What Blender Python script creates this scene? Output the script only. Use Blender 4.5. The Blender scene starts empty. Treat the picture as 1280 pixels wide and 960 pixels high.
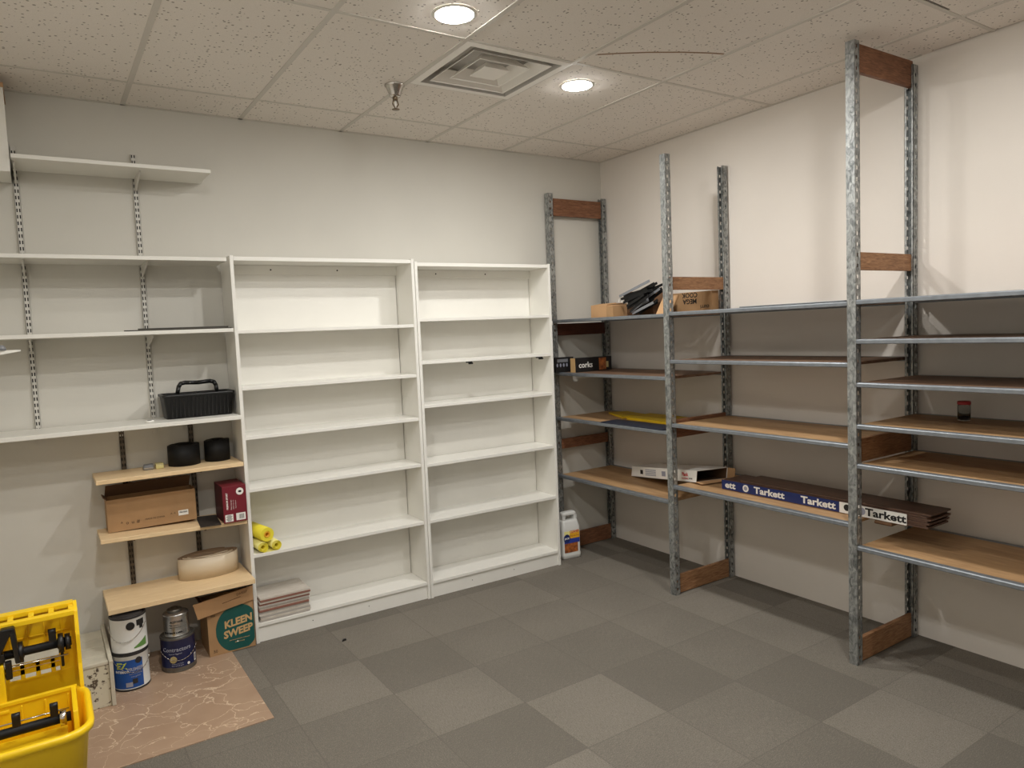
import bpy, bmesh, math, random
from mathutils import Matrix, Vector
random.seed(7)
SC = bpy.context.scene
COL = SC.collection
V = Vector
PI = math.pi

# ------------------------------------------------------------------ materials
def lin(c):
    return tuple(((v / 255.0) / 12.92 if v / 255.0 <= 0.04045 else (((v / 255.0) + 0.055) / 1.055) ** 2.4) for v in c)

MATS = {}
def mat(name, rgb, rough=0.5, metal=0.0, noise=0.0, nscale=20.0, stretch=None, bump=0.0, bscale=200.0, rgb2=None, spec=0.5):
    """rgb is sRGB 0-255; noise mixes towards rgb2 (or a darker rgb)."""
    m = bpy.data.materials.new(name); m.use_nodes = True
    nt = m.node_tree; b = nt.nodes['Principled BSDF']
    c = lin(rgb)
    b.inputs['Base Color'].default_value = (*c, 1)
    b.inputs['Roughness'].default_value = rough
    b.inputs['Metallic'].default_value = metal
    b.inputs['Specular IOR Level'].default_value = spec
    tc = nt.nodes.new('ShaderNodeTexCoord')
    src = tc.outputs['Object']
    if noise > 0:
        mp = nt.nodes.new('ShaderNodeMapping')
        nt.links.new(src, mp.inputs['Vector'])
        if stretch: mp.inputs['Scale'].default_value = stretch
        n = nt.nodes.new('ShaderNodeTexNoise'); n.inputs['Scale'].default_value = nscale
        n.inputs['Detail'].default_value = 5; n.inputs['Distortion'].default_value = 1.2 if stretch else 0.0
        nt.links.new(mp.outputs['Vector'], n.inputs['Vector'])
        r = nt.nodes.new('ShaderNodeMapRange'); r.inputs[1].default_value = 0.3; r.inputs[2].default_value = 0.7
        nt.links.new(n.outputs['Fac'], r.inputs[0])
        mx = nt.nodes.new('ShaderNodeMix'); mx.data_type = 'RGBA'
        c2 = lin(rgb2) if rgb2 else tuple(v * (1 - noise) for v in c)
        mx.inputs[6].default_value = (*c, 1); mx.inputs[7].default_value = (*c2, 1)
        nt.links.new(r.outputs[0], mx.inputs[0])
        nt.links.new(mx.outputs[2], b.inputs['Base Color'])
    if bump > 0:
        n2 = nt.nodes.new('ShaderNodeTexNoise'); n2.inputs['Scale'].default_value = bscale
        nt.links.new(src, n2.inputs['Vector'])
        bp = nt.nodes.new('ShaderNodeBump'); bp.inputs['Strength'].default_value = bump; bp.inputs['Distance'].default_value = 0.002
        nt.links.new(n2.outputs['Fac'], bp.inputs['Height']); nt.links.new(bp.outputs['Normal'], b.inputs['Normal'])
    MATS[name] = m
    return m

def N(nt, t, **kw):
    n = nt.nodes.new(t)
    for k, v in kw.items(): setattr(n, k, v)
    return n
def math_node(nt, op, a, b=None, c=None):
    n = nt.nodes.new('ShaderNodeMath'); n.operation = op
    for i, v in enumerate((a, b, c)):
        if v is None: continue
        if isinstance(v, (int, float)): n.inputs[i].default_value = v
        else: nt.links.new(v, n.inputs[i])
    return n.outputs[0]

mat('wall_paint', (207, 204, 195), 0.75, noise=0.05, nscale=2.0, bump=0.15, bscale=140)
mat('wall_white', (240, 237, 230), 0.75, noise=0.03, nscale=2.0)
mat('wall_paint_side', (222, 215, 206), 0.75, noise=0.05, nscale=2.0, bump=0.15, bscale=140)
mat('white_laminate', (233, 231, 224), 0.35, noise=0.03, nscale=6)
mat('white_board', (226, 224, 216), 0.4, noise=0.03, nscale=6)
mat('white_metal', (205, 202, 194), 0.4)
mat('slot_shade', (30, 28, 26), 0.8)  # painted shade inside the upright slots
mat('hole_dark', (25, 23, 21), 0.8)
mat('bronze_metal', (96, 86, 74), 0.45, 0.4)
mat('maple', (236, 210, 168), 0.42, noise=0.5, nscale=9, stretch=(1.2, 14, 14), rgb2=(220, 190, 146))
mat('raw_wood', (190, 150, 110), 0.7, noise=0.3, nscale=20)
mat('galv', (186, 188, 186), 0.42, 0.65, noise=0.5, nscale=48, stretch=(1, 1, .6), rgb2=(98, 102, 102))
mat('beam_steel', (132, 137, 142), 0.42, 0.45, noise=0.2, nscale=30)
mat('pine_brown', (142, 98, 68), 0.6, noise=0.6, nscale=7, stretch=(2, 2, 18), rgb2=(92, 54, 34))
mat('pine_light', (172, 130, 92), 0.6, noise=0.6, nscale=7, stretch=(2, 2, 18), rgb2=(122, 82, 52))
mat('pine_dark', (96, 50, 32), 0.6, noise=0.6, nscale=5, stretch=(2, 2, 18), rgb2=(70, 34, 22))
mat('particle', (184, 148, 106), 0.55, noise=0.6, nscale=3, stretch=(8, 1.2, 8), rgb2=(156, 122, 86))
mat('particle_shaded', (130, 104, 82), 0.6, noise=0.6, nscale=3, stretch=(8, 1.2, 8), rgb2=(104, 74, 54))  # shaded copy of particle, shade put into the colour
mat('black_plastic', (17, 17, 18), 0.4, noise=0.2, nscale=30)
mat('black_strip', (13, 13, 14), 0.5, spec=0.35)
mat('black_rubber', (16, 16, 17), 0.6, spec=0.3)
mat('dark_card', (46, 40, 36), 0.6)
mat('dark_laminate', (70, 66, 58), 0.35, noise=0.3, nscale=12, stretch=(1, 8, 1))
mat('kraft', (170, 134, 94), 0.75, noise=0.18, nscale=8)
mat('kraft_light', (190, 150, 108), 0.75, noise=0.12, nscale=8)
mat('kraft_dark', (104, 74, 48), 0.8, noise=0.15, nscale=8)
mat('print_dark', (62, 44, 30), 0.8)
mat('print_black', (22, 20, 20), 0.6)
mat('paper_white', (232, 230, 224), 0.6)
mat('maroon', (112, 26, 40), 0.4)
mat('maroon_dark', (70, 18, 26), 0.5)
mat('green_print', (14, 80, 74), 0.6)
mat('tan_print', (196, 160, 110), 0.7)
mat('can_white', (214, 214, 210), 0.3)
mat('can_blue', (28, 84, 164), 0.35, noise=0.3, nscale=14)
mat('can_navy', (20, 28, 70), 0.32)
mat('can_silver', (196, 196, 194), 0.25, 0.9, noise=0.25, nscale=18)
mat('can_rim', (120, 118, 112), 0.35, 0.8)
mat('can_dark', (40, 38, 40), 0.45)
mat('grass_green', (96, 140, 70), 0.5)
mat('lime', (190, 200, 70), 0.5)
mat('gold', (176, 160, 110), 0.45)
mat('yellow_plastic', (250, 208, 26), 0.32, noise=0.06, nscale=6)
mat('yellow_paper', (238, 222, 60), 0.55, noise=0.08, nscale=10)
mat('cream_paper', (238, 230, 150), 0.6)
mat('yellow_card', (222, 184, 26), 0.5, noise=0.2, nscale=12)
mat('navy_card', (38, 44, 60), 0.45, noise=0.2, nscale=12)
mat('beige_vinyl', (206, 190, 164), 0.45)
mat('beige_inner', (150, 128, 104), 0.7)
mat('crate_white', (206, 200, 182), 0.6, noise=0.2, nscale=10)
mat('plank_brown', (96, 70, 56), 0.45, noise=0.5, nscale=6, stretch=(14, 1.4, 14), rgb2=(66, 46, 36))
mat('plank_edge', (84, 50, 38), 0.7)
mat('tile_white', (212, 206, 196), 0.5, noise=0.3, nscale=10, stretch=(1.2, 9, 1), rgb2=(188, 178, 166))
mat('tile_brown', (140, 96, 82), 0.6)
mat('tile_gray', (170, 164, 156), 0.6)
mat('navy_print', (20, 40, 98), 0.45)
mat('red_print', (196, 40, 44), 0.5)
mat('orange_print', (230, 170, 40), 0.5)
mat('blue_print', (40, 60, 150), 0.5)
mat('brown_print', (104, 52, 30), 0.5, noise=0.5, nscale=40, rgb2=(190, 110, 50))
mat('grey_print', (150, 152, 166), 0.6)
mat('red_plastic', (168, 28, 30), 0.4)
mat('jar_content', (52, 44, 46), 0.5)
mat('chrome', (200, 196, 190), 0.18, 1.0)
mat('brass', (120, 104, 84), 0.35, 0.8)
mat('vent_metal', (240, 237, 231), 0.5)
mat('vent_grey', (196, 193, 188), 0.7)
mat('grid_paint', (204, 199, 190), 0.5)
mat('lamp_trim', (222, 218, 210), 0.5)
mat('grey_plastic', (120, 122, 126), 0.5)
mat('clear_yellow', (200, 190, 130), 0.3)
mat('stain_brown', (140, 110, 82), 0.8)

# dirt-splattered crate front
m = mat('crate_dirty', (206, 200, 178), 0.65)
nt = m.node_tree; b = nt.nodes['Principled BSDF']
tc = N(nt, 'ShaderNodeTexCoord'); n1 = N(nt, 'ShaderNodeTexNoise'); n1.inputs['Scale'].default_value = 42; n1.inputs['Detail'].default_value = 3
nt.links.new(tc.outputs['Object'], n1.inputs['Vector'])
cr = N(nt, 'ShaderNodeValToRGB'); cr.color_ramp.elements[0].position = 0.56; cr.color_ramp.elements[1].position = 0.63
cr.color_ramp.elements[0].color = (*lin((206, 200, 178)), 1); cr.color_ramp.elements[1].color = (*lin((84, 72, 58)), 1)
nt.links.new(n1.outputs['Fac'], cr.inputs['Fac']); nt.links.new(cr.outputs['Color'], b.inputs['Base Color'])

# glass-like clear jar
m = mat('clear_plastic', (225, 225, 222), 0.08)
m.node_tree.nodes['Principled BSDF'].inputs['Transmission Weight'].default_value = 1.0
m.node_tree.nodes['Principled BSDF'].inputs['IOR'].default_value = 1.12

# lamp lens: the lamps' own light
LAMP = mat('lamp_lens', (255, 250, 240), 0.5)
LAMP.node_tree.nodes['Principled BSDF'].inputs['Emission Color'].default_value = (1.0, 0.985, 0.955, 1)
LAMP.node_tree.nodes['Principled BSDF'].inputs['Emission Strength'].default_value = 700.0
LAMP2 = mat('lamp_diffuser', (255, 250, 240), 0.5)
LAMP2.node_tree.nodes['Principled BSDF'].inputs['Emission Color'].default_value = (1.0, 0.985, 0.955, 1)
LAMP2.node_tree.nodes['Principled BSDF'].inputs['Emission Strength'].default_value = 110.0

# carpet tiles
m = mat('carpet', (110, 106, 102), 0.95, spec=0.1)
nt = m.node_tree; b = nt.nodes['Principled BSDF']
tc = N(nt, 'ShaderNodeTexCoord'); sx = N(nt, 'ShaderNodeSeparateXYZ'); nt.links.new(tc.outputs['Object'], sx.inputs[0])
T = 0.457
u = math_node(nt, 'DIVIDE', math_node(nt, 'ADD', sx.outputs[0], 2.536 + 20 * T), T)
v = math_node(nt, 'DIVIDE', math_node(nt, 'ADD', sx.outputs[1], 0.385 + 40 * T), T)
fu = math_node(nt, 'FLOOR', u); fv = math_node(nt, 'FLOOR', v)
cb = N(nt, 'ShaderNodeCombineXYZ'); nt.links.new(fu, cb.inputs[0]); nt.links.new(fv, cb.inputs[1])
wn = N(nt, 'ShaderNodeTexWhiteNoise'); wn.noise_dimensions = '2D'; nt.links.new(cb.outputs[0], wn.inputs['Vector'])
par = math_node(nt, 'MODULO', math_node(nt, 'ADD', fu, fv), 2.0)
# pile direction: streaks run along x on one tile and along y on the next
st = []
for scl in ((40, 260, 1), (260, 40, 1)):
    mp = N(nt, 'ShaderNodeMapping'); mp.inputs['Scale'].default_value = scl
    nt.links.new(tc.outputs['Object'], mp.inputs['Vector'])
    nn = N(nt, 'ShaderNodeTexNoise'); nn.inputs['Scale'].default_value = 1.0; nn.inputs['Detail'].default_value = 2
    nt.links.new(mp.outputs['Vector'], nn.inputs['Vector']); st.append(nn.outputs['Fac'])
mxs = N(nt, 'ShaderNodeMix'); mxs.data_type = 'FLOAT'
nt.links.new(par, mxs.inputs[0]); nt.links.new(st[0], mxs.inputs[2]); nt.links.new(st[1], mxs.inputs[3])
nf = N(nt, 'ShaderNodeTexNoise'); nf.inputs['Scale'].default_value = 240; nf.inputs['Detail'].default_value = 3
nt.links.new(tc.outputs['Object'], nf.inputs['Vector'])
nb = N(nt, 'ShaderNodeTexNoise'); nb.inputs['Scale'].default_value = 2.2; nb.inputs['Detail'].default_value = 3
nt.links.new(tc.outputs['Object'], nb.inputs['Vector'])
tone = math_node(nt, 'ADD', math_node(nt, 'MULTIPLY', par, 0.09), math_node(nt, 'MULTIPLY', wn.outputs['Value'], 0.34))
tone = math_node(nt, 'ADD', tone, math_node(nt, 'MULTIPLY', math_node(nt, 'SUBTRACT', mxs.outputs[0], 0.5), 0.7))
tone = math_node(nt, 'ADD', tone, math_node(nt, 'MULTIPLY', math_node(nt, 'SUBTRACT', nf.outputs['Fac'], 0.5), 1.8))
tone = math_node(nt, 'ADD', tone, math_node(nt, 'MULTIPLY', math_node(nt, 'SUBTRACT', nb.outputs['Fac'], 0.5), 0.35))
# seams
for cc in (u, v):
    fr = math_node(nt, 'FRACT', cc)
    d = math_node(nt, 'MINIMUM', fr, math_node(nt, 'SUBTRACT', 1.0, fr))
    tone = math_node(nt, 'SUBTRACT', tone, math_node(nt, 'MULTIPLY', math_node(nt, 'LESS_THAN', d, 0.006), 0.22))
mx = N(nt, 'ShaderNodeMix'); mx.data_type = 'RGBA'
mx.inputs[6].default_value = (*lin((102, 97, 89)), 1); mx.inputs[7].default_value = (*lin((148, 141, 130)), 1)
nt.links.new(tone, mx.inputs[0]); nt.links.new(mx.outputs[2], b.inputs['Base Color'])
bp = N(nt, 'ShaderNodeBump'); bp.inputs['Strength'].default_value = 0.35; bp.inputs['Distance'].default_value = 0.0015
nt.links.new(nf.outputs['Fac'], bp.inputs['Height']); nt.links.new(bp.outputs['Normal'], b.inputs['Normal'])

# marbled vinyl sheet
m = mat('marble_vinyl', (160, 130, 108), 0.4)
nt = m.node_tree; b = nt.nodes['Principled BSDF']
tc = N(nt, 'ShaderNodeTexCoord')
nz = N(nt, 'ShaderNodeTexNoise'); nz.inputs['Scale'].default_value = 5; nz.inputs['Detail'].default_value = 6; nt.links.new(tc.outputs['Object'], nz.inputs['Vector'])
sc_ = N(nt, 'ShaderNodeVectorMath'); sc_.operation = 'SCALE'; sc_.inputs['Scale'].default_value = 0.35; nt.links.new(nz.outputs['Color'], sc_.inputs[0])
ad = N(nt, 'ShaderNodeVectorMath'); ad.operation = 'ADD'; nt.links.new(tc.outputs['Object'], ad.inputs[0]); nt.links.new(sc_.outputs[0], ad.inputs[1])
mpv = N(nt, 'ShaderNodeMapping'); mpv.inputs['Scale'].default_value = (1, 1.6, 1); nt.links.new(ad.outputs[0], mpv.inputs['Vector'])
vo = N(nt, 'ShaderNodeTexVoronoi'); vo.feature = 'DISTANCE_TO_EDGE'; vo.inputs['Scale'].default_value = 5.2; nt.links.new(mpv.outputs[0], vo.inputs['Vector'])
nw = N(nt, 'ShaderNodeTexNoise'); nw.inputs['Scale'].default_value = 3; nt.links.new(tc.outputs['Object'], nw.inputs['Vector'])
wid = math_node(nt, 'MULTIPLY', math_node(nt, 'SUBTRACT', nw.outputs['Fac'], 0.30), 0.055)
vein = math_node(nt, 'LESS_THAN', vo.outputs['Distance'], wid)
base = N(nt, 'ShaderNodeMix'); base.data_type = 'RGBA'
base.inputs[6].default_value = (*lin((150, 122, 100)), 1); base.inputs[7].default_value = (*lin((182, 156, 132)), 1)
nt.links.new(nz.outputs['Fac'], base.inputs[0])
vm = N(nt, 'ShaderNodeMix'); vm.data_type = 'RGBA'; vm.inputs[7].default_value = (*lin((212, 190, 164)), 1)
nt.links.new(math_node(nt, 'MULTIPLY', vein, 0.85), vm.inputs[0]); nt.links.new(base.outputs[2], vm.inputs[6])
nt.links.new(vm.outputs[2], b.inputs['Base Color'])

# pinholed ceiling tile
m = mat('ceiling_tile', (210, 203, 195), 0.9, spec=0.2)
nt = m.node_tree; b = nt.nodes['Principled BSDF']
tc = N(nt, 'ShaderNodeTexCoord')
vo = N(nt, 'ShaderNodeTexVoronoi'); vo.inputs['Scale'].default_value = 54; nt.links.new(tc.outputs['Object'], vo.inputs['Vector'])
rad = math_node(nt, 'MULTIPLY', N(nt, 'ShaderNodeSeparateColor').outputs[0], 1.0)
sepc = [n for n in nt.nodes if n.type == 'SEPARATE_COLOR'][0]
nt.links.new(vo.outputs['Color'], sepc.inputs[0])
hole = math_node(nt, 'LESS_THAN', vo.outputs['Distance'], math_node(nt, 'MULTIPLY', math_node(nt, 'SUBTRACT', sepc.outputs[0], 0.22), 0.42))
nn = N(nt, 'ShaderNodeTexNoise'); nn.inputs['Scale'].default_value = 240; nt.links.new(tc.outputs['Object'], nn.inputs['Vector'])
mx = N(nt, 'ShaderNodeMix'); mx.data_type = 'RGBA'
mx.inputs[6].default_value = (*lin((240, 234, 226)), 1); mx.inputs[7].default_value = (*lin((140, 132, 124)), 1)
fac = math_node(nt, 'ADD', math_node(nt, 'MULTIPLY', hole, 0.75), math_node(nt, 'MULTIPLY', nn.outputs['Fac'], 0.25))
nt.links.new(fac, mx.inputs[0]); nt.links.new(mx.outputs[2], b.inputs['Base Color'])

# ------------------------------------------------------------------ geometry helpers
MW = {}          # world matrix of every object built
def BM(): return bmesh.new()
def box(bm, x0, x1, y0, y1, z0, z1, mi=0, M=None):
    vs = [bm.verts.new(V((x, y, z)) if M is None else M @ V((x, y, z))) for x in (x0, x1) for y in (y0, y1) for z in (z0, z1)]
    for f in ((0, 1, 3, 2), (4, 6, 7, 5), (0, 4, 5, 1), (2, 3, 7, 6), (0, 2, 6, 4), (1, 5, 7, 3)):
        bm.faces.new([vs[i] for i in f]).material_index = mi
def quad(bm, pts, mi=0):
    bm.faces.new([bm.verts.new(V(p)) for p in pts]).material_index = mi
def hexa(bm, b4, t4, mi=0):
    """solid between two quads (bottom and top corners in the same order)"""
    a = [bm.verts.new(V(p)) for p in b4]; c = [bm.verts.new(V(p)) for p in t4]
    n = len(a)
    bm.faces.new(a[::-1]).material_index = mi; bm.faces.new(c).material_index = mi
    for i in range(n): bm.faces.new((a[i], a[(i + 1) % n], c[(i + 1) % n], c[i])).material_index = mi
def cyl(bm, p0, p1, r0, r1=None, seg=24, mi=0, caps=True, smooth=True):
    if r1 is None: r1 = r0
    p0 = V(p0); p1 = V(p1); d = (p1 - p0).normalized()
    a = d.orthogonal().normalized(); c = d.cross(a)
    R0 = []; R1 = []
    for i in range(seg):
        t = 2 * PI * i / seg; o = a * math.cos(t) + c * math.sin(t)
        R0.append(bm.verts.new(p0 + o * r0)); R1.append(bm.verts.new(p1 + o * r1))
    for i in range(seg):
        f = bm.faces.new((R0[i], R0[(i + 1) % seg], R1[(i + 1) % seg], R1[i])); f.material_index = mi; f.smooth = smooth
    if caps:
        bm.faces.new(R0[::-1]).material_index = mi; bm.faces.new(R1).material_index = mi
def lathe(bm, prof, cx, cy, cz=0, seg=36, mi=0, sx=1.0, sy=1.0, mis=None):
    """revolve (r,z) profile about the vertical; r == 0 closes"""
    rings = []
    for r, z in prof:
        if r <= 1e-6: rings.append([bm.verts.new((cx, cy, cz + z))])
        else: rings.append([bm.verts.new((cx + r * sx * math.cos(2 * PI * i / seg), cy + r * sy * math.sin(2 * PI * i / seg), cz + z)) for i in range(seg)])
    for k in range(len(rings) - 1):
        A, B = rings[k], rings[k + 1]; m_ = mis[k] if mis else mi
        for i in range(seg):
            j = (i + 1) % seg
            if len(A) == 1 and len(B) == 1: continue
            if len(A) == 1: f = bm.faces.new((A[0], B[j], B[i]))
            elif len(B) == 1: f = bm.faces.new((A[i], A[j], B[0]))
            else: f = bm.faces.new((A[i], A[j], B[j], B[i]))
            f.material_index = m_; f.smooth = True
def tube(bm, pts, r, seg=8, mi=0):
    for a, c in zip(pts[:-1], pts[1:]): cyl(bm, a, c, r, r, seg, mi)
def arc_patch(bm, cx, cy, r, a0, a1, z0, z1, seg=12, mi=0, th=0.0006):
    """label patch wrapped round a can, a thin shell of its own"""
    for i in range(seg):
        t0 = a0 + (a1 - a0) * i / seg; t1 = a0 + (a1 - a0) * (i + 1) / seg
        P = lambda t, rr, z: (cx + rr * math.cos(t), cy + rr * math.sin(t), z)
        f = bm.faces.new([bm.verts.new(P(t0, r + th, z0)), bm.verts.new(P(t1, r + th, z0)), bm.verts.new(P(t1, r + th, z1)), bm.verts.new(P(t0, r + th, z1))])
        f.material_index = mi; f.smooth = True
def disc(bm, M, rx, ry=None, mi=0, seg=28, th=0.0008):
    ry = ry or rx
    a = [bm.verts.new(M @ V((rx * math.cos(2 * PI * i / seg), ry * math.sin(2 * PI * i / seg), 0))) for i in range(seg)]
    c = [bm.verts.new(M @ V((rx * math.cos(2 * PI * i / seg), ry * math.sin(2 * PI * i / seg), th))) for i in range(seg)]
    bm.faces.new(c).material_index = mi
    for i in range(seg): bm.faces.new((a[i], a[(i + 1) % seg], c[(i + 1) % seg], c[i])).material_index = mi
def face_M(o, right, up):
    """matrix with local x=right, y=up, z=out of the face, at o"""
    r = V(right).normalized(); u_ = V(up).normalized(); n = r.cross(u_).normalized(); u_ = n.cross(r)
    M = Matrix((r, u_, n)).transposed().to_4x4(); M.translation = V(o); return M
def text(bm, s, size, M, mi=0, th=0.0006, bold=0.0, sx=1.0, bend=None, align='CENTER'):
    cu = bpy.data.curves.new('lettering', 'FONT'); cu.body = s; cu.size = size; cu.extrude = th; cu.offset = bold
    cu.align_x = align; cu.align_y = 'CENTER'; cu.resolution_u = 2
    o = bpy.data.objects.new('lettering', cu); COL.objects.link(o)
    dg = bpy.context.evaluated_depsgraph_get(); dg.update()
    me = bpy.data.meshes.new_from_object(o.evaluated_get(dg))
    for vv in me.vertices:
        p = V((vv.co.x * sx, vv.co.y, vv.co.z))
        vv.co = bend(p) if bend else M @ p
    n0 = len(bm.faces); bm.from_mesh(me); bm.faces.ensure_lookup_table()
    for f in bm.faces[n0:]: f.material_index = mi
    bpy.data.objects.remove(o); bpy.data.curves.remove(cu); bpy.data.meshes.remove(me)

def tag(o, label=None, cat=None, group=None, kind=None):
    if label: o['label'] = label
    if cat: o['category'] = cat
    if group: o['group'] = group
    if kind: o['kind'] = kind
    return o
def thing(name, label, cat, loc=(0, 0, 0), rz=0.0, group=None):
    o = bpy.data.objects.new(name, None); COL.objects.link(o); o.empty_display_size = 0.05
    o.location = loc; o.rotation_euler = (0, 0, rz)
    MW[o] = Matrix.Translation(V(loc)) @ Matrix.Rotation(rz, 4, 'Z')
    return tag(o, label, cat, group)
def obj(name, bm, mats, parent=None, world=True, base=None, bevel=0.0, bseg=2, label=None):
    """link bm as one mesh object; world=True: bm is in world coordinates"""
    if isinstance(mats, str): mats = [mats]
    if parent is None and base is not None:
        bm.transform(Matrix.Translation(-V(base)))
    if parent is not None and world: bm.transform(MW[parent].inverted())
    bmesh.ops.recalc_face_normals(bm, faces=bm.faces)
    me = bpy.data.meshes.new(name); bm.to_mesh(me); bm.free()
    for k in mats: me.materials.append(MATS[k])
    o = bpy.data.objects.new(name, me); COL.objects.link(o)
    if parent is not None: o.parent = parent; MW[o] = MW[parent].copy()
    else:
        o.location = base or (0, 0, 0); MW[o] = Matrix.Translation(V(base or (0, 0, 0)))
    if bevel > 0:
        md = o.modifiers.new('edge', 'BEVEL'); md.width = bevel; md.segments = bseg; md.limit_method = 'ANGLE'; md.angle_limit = 0.7
    if label: o['label'] = label
    return o

# ------------------------------------------------------------------ room
H = 3.032; G = 0.6096
XL, YF = -4.45, -6.3
def struct(name, bm, mats): return tag(obj(name, bm, mats), kind='structure')
bm = BM(); box(bm, XL - .1, .1, YF - .1, .1, -.1, 0); struct('floor', bm, 'carpet')
bm = BM(); box(bm, XL - .1, .1, 0, .1, 0, H + .25); struct('wall_back', bm, 'wall_paint')
bm = BM(); box(bm, 0, .1, YF, 0, 0, H + .25); struct('wall_right', bm, 'wall_paint_side')
bm = BM(); box(bm, XL - .1, XL, YF, 0, 0, H + .25); struct('wall_left', bm, 'wall_white')
bm = BM(); box(bm, XL - .1, .1, YF - .1, YF, 0, H + .25); struct('wall_front', bm, 'wall_white')
# ceiling: suspended tiles with two narrow gaps where a tile does not meet its grid
bm = BM()
xs = [XL, -2.13, -1.537, -0.72, -0.45, -0.014, 0]; ys = [YF, -3.4, -2.846, -2.828, -2.56, -1.594, -0.998, 0]
for i in range(6):
    for j in range(7):
        if i == 3 and j == 2: continue
        if i == 5 and j in (1, 2, 3): continue
        if i == 1 and j == 5: continue
        box(bm, xs[i], xs[i + 1], ys[j], ys[j + 1], H, H + .015)
ceil = struct('ceiling', bm, 'ceiling_tile')
bm = BM(); W = 0.012
gx = [-0.319 - k * G for k in range(7)]; gy = [-0.389 - k * 2 * G for k in range(5)]
for x in gx: box(bm, x - W, x + W, YF, 0, H - .003, H + .001)
for y in gy: box(bm, XL, 0, y - W * .8, y + W * .8, H - .0025, H + .001)
y2 = -0.389 - G
box(bm, gx[3], gx[2], y2 - W * .8, y2 + W * .8, H - .0025, H + .001)
y3 = -0.389 - 3 * G
# wall angle
box(bm, XL, 0, -.02, 0, H - .003, H + .001); box(bm, -.02, 0, -2.5, -.02, H - .003, H + .001); box(bm, XL, XL + .02, YF, -.02, H - .003, H + .001)
obj('ceiling_grid', bm, 'grid_paint', ceil)
bm = BM()    # brown water line on one tile
pts = [(-1.50, -1.742), (-1.42, -1.80), (-1.30, -1.876), (-1.15, -1.955), (-1.02, -2.01), (-0.945, -2.035)]
for a, c in zip(pts[:-1], pts[1:]):
    d = (V((*c, 0)) - V((*a, 0))).normalized(); n = V((-d.y, d.x, 0)) * .006
    hexa(bm, [V((*a, H - .0012)) - n, V((*c, H - .0012)) - n, V((*c, H - .0012)) + n, V((*a, H - .0012)) + n],
         [V((*a, H)) - n, V((*c, H)) - n, V((*c, H)) + n, V((*a, H)) + n])
obj('water_stain', bm, 'stain_brown', ceil)
# painted rail below the lowest white wall shelf
bm = BM(); box(bm, XL, -3.19, -.0035, 0, 1.236, 1.30); box(bm, XL, -3.19, -.012, -.0035, 1.241, 1.30); struct('trim_1', bm, 'wall_paint')

bm = BM(); box(bm, XL + .01, -3.07, -1.16, -.008, .0, .004)
o = obj('vinyl_sheet', bm, 'marble_vinyl', base=(-3.7, -.6, 0)); tag(o, 'brown marbled vinyl floor sheet in the corner under the paint cans', 'vinyl flooring')

# ------------------------------------------------------------------ ceiling fixtures
def downlight(x, y, label):
    t = thing('ceiling_light', label, 'ceiling light', (x, y, H), 0, 'round recessed ceiling lights')
    bm = BM(); lathe(bm, [(.080, -.003), (.092, -.0015), (.094, 0), (.094, .002), (.080, .002), (.080, -.003)], x, y, H - .004, 40); obj('trim_ring', bm, 'lamp_trim', t)
    bm = BM(); lathe(bm, [(0, -.016), (.042, -.0146), (.055, -.0122), (.070, -.0078), (.0785, -.002), (.0785, .001), (0, .001)], x, y, H - .002, 40, mis=[0, 1, 1, 1, 1, 1]); obj('lens', bm, ['lamp_lens', 'lamp_diffuser'], t)
downlight(-2.32, -1.81, 'round lit ceiling light left of the square air vent')
downlight(-1.32, -1.36, 'round lit ceiling light right of the square air vent')
downlight(-3.40, -2.45, 'round lit ceiling light above the yellow bucket')
downlight(-3.55, -3.95, 'round fill light added out of view, farthest from the bookcases')  # added lamp, unseen; brightens the bucket front and fills under the shelves
downlight(-1.25, -3.10, 'round lit ceiling light near the right hand steel rack')

t = thing('air_vent', 'square white ceiling air vent with stepped louvers', 'air vent', (-1.83, -1.296, H))
cx, cy = -1.8335, -1.296
bm = BM()
def ring(bm, ho, zo, hi, zi, mi=0, th=.002):
    o_ = [(cx + sx * ho, cy + sy * ho) for sx, sy in ((-1, -1), (1, -1), (1, 1), (-1, 1))]
    i_ = [(cx + sx * hi, cy + sy * hi) for sx, sy in ((-1, -1), (1, -1), (1, 1), (-1, 1))]
    for k in range(4):
        l = (k + 1) % 4
        hexa(bm, [(*o_[k], zo), (*o_[l], zo), (*i_[l], zi), (*i_[k], zi)], [(*o_[k], zo + th), (*o_[l], zo + th), (*i_[l], zi + th), (*i_[k], zi + th)], mi)
ring(bm, .301, H - .003, .262, H - .004); obj('frame', bm, 'vent_metal', t)
bm = BM(); box(bm, cx - .29, cx + .29, cy - .29, cy + .29, H + .085, H + .09)
ring(bm, .262, H - .003, .245, H + .084); obj('throat', bm, 'vent_grey', t)
for ho, hi, zz in ((.218, .168, .048), (.142, .100, .044)):
    bm = BM(); ring(bm, ho, H + .001, hi, H + zz); ring(bm, ho + .007, H - .003, ho - .002, H + .0005)
    obj('louver', bm, 'vent_metal', t)
bm = BM(); hexa(bm, [(cx - .075, cy - .075, H - .002), (cx + .075, cy - .075, H - .002), (cx + .075, cy + .075, H - .002), (cx - .075, cy + .075, H - .002)],
                [(cx - .05, cy - .05, H + .03), (cx + .05, cy - .05, H + .03), (cx + .05, cy + .05, H + .03), (cx - .05, cy + .05, H + .03)]); obj('center_plate', bm, 'vent_metal', t)

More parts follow.
